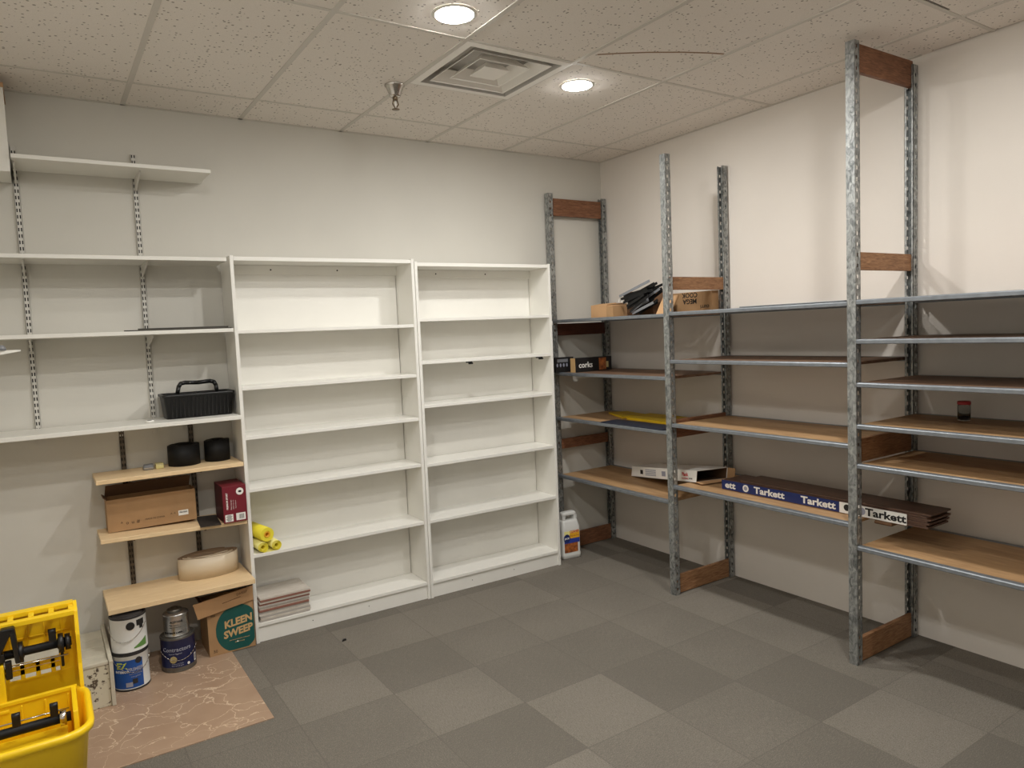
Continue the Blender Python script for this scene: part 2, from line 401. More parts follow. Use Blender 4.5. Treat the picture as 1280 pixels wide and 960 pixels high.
sx_, sy_ = -2.191, -.93
t = thing('sprinkler_head', 'chrome fire sprinkler hanging from the ceiling tiles', 'sprinkler', (sx_, sy_, H))
bm = BM(); lathe(bm, [(.052, 0), (.053, -.006), (.046, -.012), (.030, -.055), (.026, -.062), (0, -.062)], sx_, sy_, H, 32); obj('escutcheon', bm, 'chrome', t)
bm = BM(); cyl(bm, (sx_, sy_, H - .06), (sx_, sy_, H - .082), .015, .013, 16)
tube(bm, [(sx_ - .012, sy_, H - .082), (sx_ - .016, sy_, H - .10), (sx_, sy_, H - .122)], .0035); tube(bm, [(sx_ + .012, sy_, H - .082), (sx_ + .016, sy_, H - .10), (sx_, sy_, H - .122)], .0035)
obj('frame_arm', bm, 'brass', t)
bm = BM(); cyl(bm, (sx_, sy_, H - .083), (sx_, sy_, H - .119), .0035, .0035, 10); obj('glass_bulb', bm, 'paper_white', t)
bm = BM(); lathe(bm, [(0, 0), (.020, 0), (.021, .002), (0, .003)], sx_, sy_, H - .127, 20); obj('deflector', bm, 'brass', t)

# ------------------------------------------------------------------ slotted wall standards and shelves
def standard(x, z0, z1, m_, label):
    t = thing('shelf_standard', label, 'shelf upright', (x, 0, z0), 0, 'slotted wall uprights')
    bm = BM(); w = .0125; d = .013; p = .032; sl = .018
    box(bm, x - w, x - w + .0015, -d, 0, z0, z1); box(bm, x + w - .0015, x + w, -d, 0, z0, z1)
    for a, c in ((-w, -.0085), (-.003, .003), (.0085, w)): box(bm, x + a, x + c, -d, -d + .0015, z0, z1)
    z = z0 + .006
    prev = z0
    while z + sl < z1:
        for a in (-.0085, .003): box(bm, x + a, x + a + .0055, -d, -d + .0015, prev, z)
        prev = z + sl; z += p
    for a in (-.0085, .003): box(bm, x + a, x + a + .0055, -d, -d + .0015, prev, z1)
    obj('channel', bm, m_, t)
    bm = BM(); box(bm, x - w + .002, x + w - .002, -.004, -.0006, z0 + .002, z1 - .002); obj('slot_shade_strip', bm, 'slot_shade', t)  # dark strip painted as shade in the slots; a real channel has no back
standard(-3.876, 1.24, 2.76, 'white_metal', 'white slotted upright nearest the wall cabinet, above the black caddy level')
standard(-3.337, 1.24, 2.77, 'white_metal', 'white slotted upright running down behind the black caddy')
standard(-3.502, .30, 1.288, 'bronze_metal', 'dark slotted upright behind the brown carton on the wood shelf')
standard(-3.152, .30, 1.288, 'bronze_metal', 'dark slotted upright behind the black rubber coils')

def bracket(x, zt, ln, m_, parent, hgt=.055, y0=-.0135, w=.009):
    bm = BM()
    hexa(bm, [(x - w / 2, y0, zt - hgt - .01), (x - w / 2, y0, zt), (x - w / 2, y0 - ln, zt), (x - w / 2, y0 - ln, zt - .012)],
         [(x + w / 2, y0, zt - hgt - .01), (x + w / 2, y0, zt), (x + w / 2, y0 - ln, zt), (x + w / 2, y0 - ln, zt - .012)])
    obj('bracket', bm, m_, parent, bevel=.0015)
def shelf(x0, x1, y0, y1, zt, th, m_, bm_, brx, ln, label, grp, hgt=.055, tilt=0.0):
    t = thing('wall_shelf', label, 'shelf', ((x0 + x1) / 2, y1, zt - th), 0, grp)
    bm = BM(); P = lambda z: [(x0, y0, z), (x1, y0, z - tilt), (x1, y1, z - tilt), (x0, y1, z)]; hexa(bm, P(zt - th), P(zt)); obj('board', bm, m_, t, bevel=.002)
    for x in brx: bracket(x, zt - th - .0004 - tilt * (x + .012 - x0) / (x1 - x0), ln, bm_, t, hgt)
gw = 'white shelves on the back wall'
shelf(-3.886, -3.003, -.31, -.016, 2.656, .02, 'white_board', 'white_metal', (-3.876, -3.337), .235, 'short white wall shelf, topmost, beside the wall cabinet', gw)
shelf(XL + .004, -2.954, -.31, -.016, 2.190, .02, 'white_board', 'white_metal', (-3.876, -3.337), .235, 'long empty white wall shelf level with the bookcase tops', gw)
shelf(XL + .004, -2.943, -.315, -.016, 1.806, .02, 'white_board', 'white_metal', (-3.876, -3.337), .235, 'white wall shelf carrying the thin dark laminate sheet', gw)
shelf(XL + .004, -2.940, -.345, -.016, 1.326, .022, 'white_board', 'white_metal', (-3.876, -3.337), .26, 'white wall shelf carrying the black caddy', gw, .02)
gm = 'light wood shelves below the white shelves'
shelf(-3.655, -2.938, -.30, -.016, 1.059, .022, 'maple', 'bronze_metal', (-3.502, -3.152), .24, 'light wood shelf holding two black rubber coils', gm, .03)
shelf(-3.655, -2.938, -.285, -.016, .752, .022, 'maple', 'bronze_metal', (-3.502, -3.152), .24, 'light wood shelf holding the brown carton and maroon box', gm, .03, .024)
shelf(-3.653, -2.938, -.385, -.016, .415, .027, 'maple', 'bronze_metal', (-3.502, -3.152), .27, 'lowest light wood shelf, holding the oval beige coil', gm, .03)

t = thing('wall_cabinet', 'white wall cabinet with raw wood top edge beside the topmost shelf', 'cabinet', (-4.17, 0, 2.575))
bm = BM(); box(bm, XL + .004, -3.893, -.27, -.002, 2.575, 2.962); obj('body', bm, 'white_board', t, bevel=.001)
bm = BM(); box(bm, XL + .004, -3.891, -.288, -.2715, 2.575, 2.962); obj('door', bm, 'white_board', t, bevel=.001)
bm = BM(); box(bm, XL + .004, -3.889, -.288, -.002, 2.9622, 2.985); obj('top_board', bm, 'raw_wood', t, label='raw wood top board')
t = thing('wall_hook', 'white tapered arm with grey knob poking in beside the white shelves', 'wall hook', (XL, -.8, 1.70))
bm = BM(); hexa(bm, [(XL, -.82, 1.64), (XL, -.78, 1.64), (XL, -.78, 1.735), (XL, -.82, 1.735)], [(-3.907, -.805, 1.729), (-3.907, -.795, 1.729), (-3.907, -.795, 1.735), (-3.907, -.805, 1.735)]); obj('arm', bm, 'white_board', t)
bm = BM(); lathe(bm, [(0, 0), (.016, 0), (.014, .012), (.008, .02), (0, .022)], -3.972, -.8, 1.7352, 20); obj('knob', bm, 'grey_plastic', t)

# ------------------------------------------------------------------ bookcases
def bookcase(xa, ya, xb, yb, h, zs, zb, label, clips=()):
    """left-front corner (xa,ya) to right-front corner (xb,yb); zs are undersides of shelves"""
    rz = math.atan2(yb - ya, xb - xa); w = math.hypot(xb - xa, yb - ya); D = .262; th = .019
    t = thing('bookcase', label, 'bookcase', (xa, ya, 0), rz, 'white bookcases against the back wall')
    for nm, x in (('side_panel', 0), ('side_panel', w - th)):
        bm = BM(); box(bm, x, x + th, 0, D, 0, h); obj(nm, bm, 'white_laminate', t, world=False, bevel=.001)
    e = .0006
    bm = BM(); box(bm, th + e, w - th - e, .002, D, h - .028, h - .006); obj('top_panel', bm, 'white_laminate', t, world=False, bevel=.001)
    bm = BM(); box(bm, th + .0035, w - th - .0045, D - .012, D - .004, .05, h - .03); obj('back_panel', bm, 'white_laminate', t, world=False)
    bm = BM(); box(bm, th + e, w - th - e, D - .030, D - .0125, h - .085, h - .029)
    for fx in (.25, .62):
        Mf = face_M((fx * w, D - .030, h - .056), (1, 0, 0), (0, 0, 1)); disc(bm, Mf, .005, mi=1, seg=12)
    obj('back_rail', bm, ['white_laminate', 'hole_dark'], t, world=False)
    for z in zs:
        bm = BM(); box(bm, th + e, w - th - e, .004, D - .013, z, z + .02); s = obj('shelf', bm, 'white_laminate', t, world=False, bevel=.0015)
        for (zc, fx, sz) in clips:
            if abs(zc - z) < 1e-4:
                bm = BM(); x = fx * w
                box(bm, x - sz, x + sz, -.004, .01, z - .008, z - .0005); box(bm, x - sz * .3, x + sz, -.012, .002, z - .018, z - .008)
                obj('clip', bm, 'black_plastic', s, world=False, label='black plastic clip')
    bm = BM(); box(bm, th + e, w - th - e, .003, D - .013, zb - .02, zb); obj('bottom_shelf', bm, 'white_laminate', t, world=False, bevel=.0015)
    bm = BM(); box(bm, th + e, w - th - e, .012, .03, 0.001, zb - .021)
    for fx in (.3, .62):
        Mf = face_M((fx * w, .0118, .05), (1, 0, 0), (0, 0, 1)); disc(bm, Mf, .003, mi=1, seg=10)
    obj('kick_plate', bm, ['white_laminate', 'hole_dark'], t, world=False)
    return t
bookcase(-2.9305, -.276, -1.823, -.292, 2.207, [1.775, 1.456, 1.176, .876, .497], .112, 'white bookcase with six bays, holding yellow rolls, beside the wood shelves')
bkr = bookcase(-1.820, -.294, -.767, -.312, 2.19, [1.81, 1.535, 1.252, .868, .496], .112, 'empty white bookcase standing nearest the steel rack', clips=((1.535, .345, .022), (1.535, .885, .025)))

bm = BM(); box(bm, -.7655, -.757, -.305, -.285, 1.755, 1.785); obj('peg_clip', bm, 'paper_white', bkr, label='small white clip', bevel=.002)
# ------------------------------------------------------------------ steel rack
FY = [-.045, -1.245, -2.462, -3.68]
PX = (-.557, -.035); PW = .022
rack = thing('storage_rack', 'grey slotted steel rack with wooden shelves along the right wall', 'storage rack', (-.3, -1.86, 0))
def post(xc, yc, h, front):
    """slotted C-channel: closed face towards the aisle (front) or the wall (rear)"""
    bm = BM(); p = .0508; th = .002; s = -1 if front else 1
    xo = xc + s * PW; xi = xc - s * PW
    x0, x1 = sorted((xo, xo - s * th)); box(bm, x0, x1, yc - PW, yc + PW, 0, h)             # web
    z = 0.03; lst = []
    while z < h - .02: lst.append(z); z += p
    for sy in (-1, 1):
        y0, y1 = sorted((yc + sy * PW, yc + sy * (PW - th)))
        a, c, d, e = [xo - s * v for v in (th, .014, .026, 2 * PW)]
        box(bm, *sorted((a, c)), y0, y1, 0, h); box(bm, *sorted((d, e)), y0, y1, 0, h)
        prev = 0
        for zz in lst:
            box(bm, *sorted((c, d)), y0, y1, prev, zz); prev = zz + .017
        box(bm, *sorted((c, d)), y0, y1, prev, h)
        # return lips
        l0, l1 = sorted((yc + sy * PW, yc + sy * (PW - .010)))
        box(bm, *sorted((xi, xi + s * th)), l0, l1, 0, h)
    obj('upright_post', bm, 'galv', rack)
HF = [2.745, 2.765, 3.012, 3.0]; HR = [2.735, 2.74, 2.985, 2.98]
for k in range(4):
    post(PX[0], FY[k], HF[k], True); post(PX[1], FY[k], HR[k], False)
CB = [[(2.58, 2.71, 'pine_brown'), (1.675, 1.765, 'pine_dark'), (.80, .875, 'pine_brown'), (.005, .122, 'pine_brown')],
      [(1.94, 2.02, 'pine_light'), (1.01, 1.125, 'pine_brown'), (.005, .122, 'pine_light')],
      [(2.875, 3.005, 'pine_brown'), (1.95, 2.035, 'pine_light'), (1.015, 1.13, 'pine_light'), (.005, .125, 'pine_light')],
      [(2.87, 2.99, 'pine_brown'), (1.95, 2.03, 'pine_light'), (1.015, 1.13, 'pine_light'), (.005, .125, 'pine_light')]]
for k in range(4):
    for z0, z1, m_ in CB[k]:
        bm = BM(); box(bm, PX[0] + .004, PX[1] - .004, FY[k] - .011, FY[k] + .011, z0, z1); obj('cross_board', bm, m_, rack, bevel=.0015)
SH = [[1.783, 1.386, 1.042, .597], [1.790, 1.494, 1.094, .702], [1.795, 1.607, 1.399, 1.196, 1.002, .596]]
for k in range(3):
    ya, yb = FY[k + 1] + PW + .0005, FY[k] - PW - .0005
    for z in SH[k]:
        dark = z > 1.3  # upper boards take the darker copy, their shade painted in
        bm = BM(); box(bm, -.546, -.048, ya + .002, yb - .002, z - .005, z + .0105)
        s = obj('shelf_board', bm, 'particle_shaded' if dark else 'particle', rack, bevel=.001)
        for nm, xa, xb in (('front_beam', -.577, -.5465), ('rear_beam', -.0475, -.018)):
            bm = BM(); sgn = 1 if nm == 'front_beam' else -1
            x0, x1 = (xa, xb)
            if sgn > 0:
                prof = [(x0, z - .009), (x0, z + .006), (x0 + .003, z + .010), (x0 + .008, z + .0115), (x1, z + .0115), (x1, z - .006), (x1 - .006, z - .006), (x1 - .006, z - .012), (x0 + .004, z - .012)]
            else:
                prof = [(x0, z - .012), (x0, z + .011), (x1, z + .011), (x1, z - .012)]
            A = [bm.verts.new((x, ya, zz)) for x, zz in prof]; B = [bm.verts.new((x, yb, zz)) for x, zz in prof]
            n = len(prof); bm.faces.new(A); bm.faces.new(B[::-1])
            for i in range(n): bm.faces.new((A[i], B[i], B[(i + 1) % n], A[(i + 1) % n]))
            obj(nm, bm, 'beam_steel', s, label='grey steel beam')

# ------------------------------------------------------------------ helpers for loose items
def rrect(cx, cy, hx, hy, r, z, n=5):
    out = []
    for sx, sy, a0 in ((1, 1, 0), (-1, 1, PI / 2), (-1, -1, PI), (1, -1, 3 * PI / 2)):
        for i in range(n + 1):
            a = a0 + PI / 2 * i / n
            out.append((cx + sx * (hx - r) + r * math.cos(a), cy + sy * (hy - r) + r * math.sin(a), z))
    return out
def loft(bm, rings, mi=0, cap0=True, cap1=True, smooth=True):
    R = [[bm.verts.new(p) for p in r] for r in rings]
    n = len(R[0])
    for A, B in zip(R[:-1], R[1:]):
        for i in range(n):
            f = bm.faces.new((A[i], A[(i + 1) % n], B[(i + 1) % n], B[i])); f.material_index = mi; f.smooth = smooth
    if cap0: bm.faces.new(R[0][::-1]).material_index = mi
    if cap1: bm.faces.new(R[-1]).material_index = mi
def open_box(bm, x0, x1, y0, y1, z0, z1, th=.004, mi=0):
    box(bm, x0, x1, y0, y1, z0, z0 + th, mi)
    box(bm, x0, x0 + th, y0, y1, z0 + th, z1, mi); box(bm, x1 - th, x1, y0, y1, z0 + th, z1, mi)
    box(bm, x0 + th, x1 - th, y0, y0 + th, z0 + th, z1, mi); box(bm, x0 + th, x1 - th, y1 - th, y1, z0 + th, z1, mi)
def flap(bm, a, b_, d, th=.004, mi=0):
    """cardboard flap: hinge from a to b_, swung out along d"""
    a, b_, d = V(a), V(b_), V(d); n = (b_ - a).cross(d).normalized() * th
    hexa(bm, [a, b_, b_ + d, a + d], [a + n, b_ + n, b_ + d + n, a + d + n], mi)
def bent(cx, cy, r, a0, z):
    return lambda p: V((cx + (r + p.z) * math.cos(a0 + p.x / r), cy + (r + p.z) * math.sin(a0 + p.x / r), z + p.y))
FR = lambda o: face_M(o, (1, 0, 0), (0, 0, 1))            # a face that looks along -y
LF = lambda o: face_M(o, (0, -1, 0), (0, 0, 1))           # a face that looks along -x

# ------------------------------------------------------------------ on the white and wood wall shelves
zs4 = 1.3265
t = thing('tool_caddy', 'black plastic tool caddy with loop handle on the white shelf', 'tool caddy', (-3.13, -.12, zs4))
cx, cy = -3.124, -.122
bm = BM()
loft(bm, [rrect(cx, cy, .168, .082, .02, zs4), rrect(cx, cy, .180, .092, .022, zs4 + .118), rrect(cx, cy, .188, .097, .024, zs4 + .120), rrect(cx, cy, .188, .097, .024, zs4 + .132),
          rrect(cx, cy, .176, .088, .02, zs4 + .132), rrect(cx, cy, .164, .078, .018, zs4 + .006)])
for k in range(15):
    x = cx - .145 + k * .0205
    hexa(bm, [(x, cy - .083, zs4 + .008), (x + .006, cy - .083, zs4 + .008), (x + .006, cy - .081, zs4 + .008), (x, cy - .081, zs4 + .008)],
         [(x, cy - .0945, zs4 + .112), (x + .006, cy - .0945, zs4 + .112), (x + .006, cy - .089, zs4 + .112), (x, cy - .089, zs4 + .112)])
obj('tray', bm, 'black_plastic', t)
bm = BM(); box(bm, cx - .163, cx + .163, cy - .004, cy + .004, zs4 + .007, zs4 + .132); obj('divider', bm, 'black_plastic', t)
bm = BM()
pth = [(cx - .098, zs4 + .133), (cx - .090, zs4 + .168), (cx - .078, zs4 + .186), (cx - .055, zs4 + .190), (cx + .01, zs4 + .186), (cx + .075, zs4 + .190), (cx + .095, zs4 + .184), (cx + .104, zs4 + .166), (cx + .108, zs4 + .133)]
for k, ((xa, za), (xb, zb)) in enumerate(zip(pth[:-1], pth[1:])):
    cyl(bm, (xa, cy, za), (xb, cy, zb), .0115, .0115, 10)
    bmesh.ops.create_icosphere(bm, subdivisions=2, radius=.0115, matrix=Matrix.Translation((xb, cy, zb)))
obj('handle', bm, 'black_plastic', t)
t = thing('tape_roll', 'tiny black and white tape roll left of the black caddy', 'tape', (-3.37, -.27, zs4))
bm = BM(); lathe(bm, [(.011, 0), (.021, 0), (.021, .010), (.011, .010), (.011, 0)], -3.385, -.25, zs4, 20); obj('roll', bm, 'paper_white', t)
bm = BM(); lathe(bm, [(.0, 0.0004), (.0105, 0.0004), (.0105, .011), (0, .011)], -3.385, -.25, zs4, 20); obj('core', bm, 'black_plastic', t)
bm = BM(); hexa(bm, [(-3.475, -.305, 1.8065), (-2.952, -.305, 1.8065), (-2.952, -.03, 1.8065), (-3.41, -.03, 1.8065)], [(-3.475, -.305, 1.8125), (-2.952, -.305, 1.8125), (-2.952, -.03, 1.8125), (-3.41, -.03, 1.8125)])
hexa(bm, [(-3.40, -.20, 1.8127), (-2.952, -.23, 1.8127), (-2.952, -.035, 1.8127), (-3.37, -.035, 1.8127)], [(-3.40, -.20, 1.8215), (-2.952, -.23, 1.8215), (-2.952, -.035, 1.8215), (-3.37, -.035, 1.8215)])
o = obj('laminate_sheet', bm, 'dark_laminate', base=(-3.2, -.16, 1.8065), bevel=.0008); tag(o, 'thin dark laminate sheet lying on the white wall shelf', 'laminate sheet')

def coil(name, cx, cy, z, rx, ry, h, m_, inner, turns, label, cat, pitch=.009, group=None):
    bm = BM(); seg = 44; pr = None; nn = int(turns * seg)
    for i in range(nn + 1):
        a = 2 * PI * i / seg + .9; k = pitch * i / seg
        X = lambda d: (cx + (rx - k - d) * math.cos(a), cy + (ry - k - d) * math.sin(a))
        o_, n_ = X(0), X(pitch * .62); dz = .0025 * math.sin(i * .37)
        cur = [bm.verts.new((*o_, z)), bm.verts.new((*o_, z + h + dz)), bm.verts.new((*n_, z + h + dz)), bm.verts.new((*n_, z))]
        if pr:
            for j in range(4):
                f = bm.faces.new((pr[j], cur[j], cur[(j + 1) % 4], pr[(j + 1) % 4])); f.smooth = (j in (0, 2)); f.material_index = 0 if j == 0 else 1
        pr = cur
    o = obj(name, bm, [m_, inner], base=(cx, cy, z)); tag(o, label, cat, group); return o
coil('vinyl_coil', -3.208, -.106, 1.0595, .088, .086, .112, 'black_rubber', 'black_rubber', 6, 'larger left coil of black rubber strip on the wood shelf', 'rubber coil')
coil('vinyl_coil', -3.030, -.093, 1.0595, .073, .074, .116, 'black_rubber', 'black_rubber', 5, 'smaller right coil of black rubber strip beside the white bookcase', 'rubber coil')
coil('vinyl_coil', -3.124, -.118, .4155, .168, .092, .118, 'beige_vinyl', 'beige_inner', 5.0, 'oval coil of beige vinyl strip on the lowest wood shelf', 'vinyl coil', pitch=.013)
t = thing('measuring_tape', 'small grey tape measure left of the black coils', 'tape measure', (-3.40, -.13, 1.0595))
bm = BM(); loft(bm, [rrect(-3.395, -.13, .026, .018, .008, 1.0595), rrect(-3.395, -.13, .027, .019, .009, 1.075), rrect(-3.395, -.13, .022, .015, .007, 1.088)]); obj('body', bm, 'grey_plastic', t)
bm = BM(); box(bm, -3.42, -3.372, -.1504, -.1492, 1.064, 1.072); obj('blade', bm, 'can_silver', t)
t = thing('plastic_case', 'small clear yellowish case beside the grey tape measure', 'case', (-3.34, -.13, 1.0595))
bm = BM(); box(bm, -3.362, -3.322, -.155, -.11, 1.0595, 1.082); obj('body', bm, 'clear_yellow', t, bevel=.004)
bm = BM(); box(bm, -3.363, -3.321, -.156, -.109, 1.0825, 1.088); obj('lid', bm, 'clear_yellow', t, bevel=.002)

# brown carton, open top
z0 = .7525; x0, x1, y0, y1, z1 = -3.610, -3.176, -.155, -.018, .925
t = thing('cardboard_carton', 'open brown carton with white sticker on the wood shelf', 'carton', (-3.39, -.09, z0))
bm = BM(); open_box(bm, x0, x1, y0, y1, z0, z1); obj('body', bm, 'kraft', t)
bm = BM(); flap(bm, (x0 + .002, y1 - .006, z1 + .001), (x1 - .01, y1 - .006, z1 + .001), (.006, -.03, .062)); obj('rear_flap', bm, 'kraft_dark', t)
bm = BM(); flap(bm, (x0 + .004, y0 + .004, z1 + .001), (x0 + .004, y1 - .02, z1 + .001), (-.018, 0, .014)); obj('side_flap', bm, 'kraft_dark', t)
bm = BM(); quadM = FR((-3.243, y0 - .0001, .800)); 
def plate(bm, M, w, h, mi=0, th=.0006, cx=0, cy=0):
    P = lambda x, y, z: M @ V((cx + x, cy + y, z))
    hexa(bm, [P(-w / 2, -h / 2, 0), P(w / 2, -h / 2, 0), P(w / 2, h / 2, 0), P(-w / 2, h / 2, 0)], [P(-w / 2, -h / 2, th), P(w / 2, -h / 2, th), P(w / 2, h / 2, th), P(-w / 2, h / 2, th)], mi)
plate(bm, quadM, .050, .028); text(bm, 'FRAGILE', .0105, quadM @ Matrix.Translation((0, .003, .0007)), 1, bold=.0004)
obj('sticker', bm, ['paper_white', 'print_black'], t, label='white sticker')
bm = BM(); Mx = FR((-3.47, y0 - .0002, .792))
for k, s in enumerate(('^', 'o', 'u', '#')):
    text(bm, s, .026, Mx @ Matrix.Translation((-.075 + k * .026, 0, 0)), 0)
text(bm, 'MADE IN CHINA', .013, Mx @ Matrix.Translation((.085, .003, 0)), 0); text(bm, '^ ^', .022, Mx @ Matrix.Translation((.175, .008, 0)), 0)
obj('printing', bm, 'print_dark', t, label='dark brown printed symbols')
bm = BM(); hexa(bm, [(-3.186, -.31, .7345), (-3.078, -.305, .730), (-3.058, -.05, .730), (-3.165, -.05, .7345)], [(-3.186, -.31, .7385), (-3.078, -.305, .734), (-3.058, -.05, .734), (-3.165, -.05, .7385)])
o = obj('floor_sample', bm, 'dark_card', base=(-3.12, -.18, .732)); tag(o, 'flat dark sample card lying between the brown carton and maroon box', 'sample card')

# maroon box
x0, x1, y0, y1, z0, z1 = -3.062, -2.937, -.302, -.09, .7305, .935
t = thing('product_box', 'maroon printed box standing on the end of the wood shelf', 'box', (-3.0, -.2, z0))
bm = BM(); box(bm, x0, x1, y0, y1, z0, z1); obj('body', bm, 'maroon', t, bevel=.001)
bm = BM(); plate(bm, LF((x0 - .0001, (y0 + y1) / 2, (z0 + z1) / 2)), .20, .198); obj('side_panel', bm, 'maroon_dark', t, label='dark printed side panel')
Mx = FR((x0 + .0625, y0 - .0001, z0 + .1)); Tr = Matrix.Translation; Rz = lambda a: Matrix.Rotation(a, 4, 'Z')
bm = BM(); disc(bm, Mx @ Tr((.030, .070, 0)), .020, mi=0); disc(bm, Mx @ Tr((.030, .070, .0009)), .009, .006, mi=1); obj('seal', bm, ['paper_white', 'print_black'], t, label='white round seal')
bm = BM(); plate(bm, Mx, .042, .040, 0, cx=-.034, cy=-.073)
for k in range(7): plate(bm, Mx @ Tr((0, 0, .0007)), .020 + .006 * (k % 3), .0022, 1, cx=-.034, cy=-.088 + k * .005)
obj('sticker', bm, ['paper_white', 'print_black'], t, label='white sticker')
bm = BM(); plate(bm, Mx, .050, .040, 0, cx=.028, cy=-.071)
for k in range(6): plate(bm, Mx @ Tr((0, 0, .0007)), .0014 + .001 * (k % 2), .026, 1, cx=.020 + k * .0045, cy=-.071)
obj('sticker', bm, ['paper_white', 'print_black'], t, label='white sticker')
bm = BM(); text(bm, 'PREMIUM SPORT', .0125, Mx @ Tr((-.040, .022, .0002)) @ Rz(PI / 2), 0, bold=.0004)
for k, (s, sz) in enumerate((('Elastic wrap tape', .008), ('BLACK / 5 cm x 5 m', .006), ('Made for daily use', .006))):
    text(bm, s, sz, Mx @ Tr((-.020 + k * .012, .0, .0002)) @ Rz(PI / 2), 0)
obj('printing', bm, 'paper_white', t, label='white printed lines')

# ------------------------------------------------------------------ on the floor in the corner
F0 = .0045
def can_shell(t, cx, cy, z, r, h, mats, body='body'):
    bm = BM(); lathe(bm, [(0, 0), (r * .985, 0), (r, .003), (r, .006), (r * .975, .009), (r * .975, h - .010), (r, h - .007), (r, h - .003), (r * .985, h)], cx, cy, z, 44, mis=[1, 1, 1, 1, 0, 1, 1, 1]); obj(body, bm, mats, t)
    bm = BM(); lathe(bm, [(r * .985, h), (r * .90, h), (r * .885, h - .006), (r * .80, h - .006), (r * .79, h - .0015), (r * .2, h - .0015), (0, h - .0015)], cx, cy, z, 44); obj('lid', bm, mats[1], t)
def bail(t, cx, cy, z, r, a0, drop=.05):
    bm = BM(); pts = []
    for k in range(15):
        s = k / 14; a = a0 - 1.35 + 2.7 * s
        pts.append((cx + (r + .004) * math.cos(a), cy + (r + .004) * math.sin(a), z - drop * math.sin(PI * s)))
    tube(bm, pts, .0016, 6); obj('bail_handle', bm, 'chrome', t)
a0 = -PI / 2 - .07
cx, cy, r = -3.572, -.372, .0845
t = thing('paint_can', 'white and blue paint can on the floor under another white can', 'paint can', (cx, cy, F0))
can_shell(t, cx, cy, F0, r, .188, ['can_white', 'can_dark'])
bm = BM(); rr = r * .975 + .0004
arc_patch(bm, cx, cy, rr, a0 - 1.35, a0 + .66, F0 + .014, F0 + .158, 20, 0)
text(bm, 'EZ', .045, None, 1, bend=bent(cx, cy, rr + .0008, a0 - .55, F0 + .130), bold=.0012)
text(bm, 'INTERIOR', .016, None, 2, bend=bent(cx, cy, rr + .0008, a0 - .55, F0 + .100), bold=.0004)
text(bm, 'PRIMER', .024, None, 3, bend=bent(cx, cy, rr + .0008, a0 + .22, F0 + .108), bold=.0006)
for k in range(2): text(bm, ('stain blocking', 'one gallon')[k], .011, None, 3, bend=bent(cx, cy, rr + .0008, a0 + .22, F0 + .086 - k * .014))
obj('label', bm, ['can_blue', 'lime', 'paper_white', 'grey_print'], t, label='blue printed label')
bm = BM(); arc_patch(bm, cx, cy, rr + .001, a0 + .02, a0 + .30, F0 + .035, F0 + .060, 6, 0); arc_patch(bm, cx, cy, rr + .001, a0 - .35, a0 + .02, F0 + .022, F0 + .045, 6, 1)
Mb = lambda a, z, rr_: face_M((cx + rr_ * math.cos(a), cy + rr_ * math.sin(a), z), (-math.sin(a), math.cos(a), 0), (0, 0, 1))
obj('print_patch', bm, ['can_dark', 'grey_print'], t)
bm = BM(); disc(bm, Mb(a0 + .42, F0 + .150, rr + .0006), .016, mi=0); obj('dot', bm, 'can_dark', t, label='black dot')
bail(t, cx, cy, F0 + .165, r, a0 + .2, .07)
z2 = F0 + .1885
cx, cy = -3.570, -.372
t = thing('paint_can', 'white paint can with black dot stacked on the blue labelled can', 'paint can', (cx, cy, z2))
can_shell(t, cx, cy, z2, r, .186, ['can_white', 'can_dark'])
bm = BM(); rr = r * .975 + .0005
disc(bm, face_M((cx + (rr) * math.cos(a0 + .1), cy + rr * math.sin(a0 + .1), z2 + .142), (-math.sin(a0 + .1), math.cos(a0 + .1), 0), (0, 0, 1)), .020, mi=0, th=.002); obj('dot', bm, 'print_black', t, label='black dot')
bm = BM(); arc_patch(bm, cx, cy, rr, a0 + .45, a0 + .95, z2 + .135, z2 + .165, 8, 0); arc_patch(bm, cx, cy, rr + .0002, a0 + .62, a0 + .85, z2 + .118, z2 + .14, 6, 0)
obj('blotch', bm, 'print_black', t, label='black blotch')
bm = BM()
for k in range(12):
    a = a0 + .22 + k * .07
    arc_patch(bm, cx, cy, rr, a, a + .07, z2 + .024, z2 + .032 + .0032 * k, 1, 0)
obj('swoosh', bm, 'grass_green', t, label='green swoosh')
bail(t, cx, cy, z2 + .14, r, a0 - .3, .075)

cx, cy = -3.340, -.300
t = thing('paint_can', 'navy paint can on the floor beneath a small silver can', 'paint can', (cx, cy, F0))
can_shell(t, cx, cy, F0, .0865, .182, ['can_navy', 'can_rim'])
rr = .0865 * .975 + .0005; a1 = -PI / 2 - .12
bm = BM()
text(bm, 'Contractors', .030, None, 0, bend=bent(cx, cy, rr, a1 - .12, F0 + .122), bold=.0003)
text(bm, 'Interior Eggshell', .010, None, 0, bend=bent(cx, cy, rr, a1 - .2, F0 + .100))
text(bm, 'Professional finish', .008, None, 0, bend=bent(cx, cy, rr, a1 - .1, F0 + .046))
text(bm, 'latex enamel paint', .008, None, 0, bend=bent(cx, cy, rr, a1 - .1, F0 + .036))
obj('lettering', bm, 'grey_print', t, label='pale lettering')
bm = BM(); disc(bm, face_M((cx + rr * math.cos(a1 - .32), cy + rr * math.sin(a1 - .32), F0 + .070), (-math.sin(a1 - .32), math.cos(a1 - .32), 0), (0, 0, 1)), .018, mi=0, th=.0016); obj('seal', bm, 'gold', t, label='gold seal')
bm = BM(); disc(bm, face_M((cx + rr * math.cos(a1 + .55), cy + rr * math.sin(a1 + .55), F0 + .036), (-math.sin(a1 + .55), math.cos(a1 + .55), 0), (0, 0, 1)), .007, mi=0, th=.001); obj('dot', bm, 'paper_white', t, label='white dot')
bm = BM(); arc_patch(bm, cx, cy, rr, a1 + 1.02, a1 + 1.25, F0 + .030, F0 + .072, 5, 0)
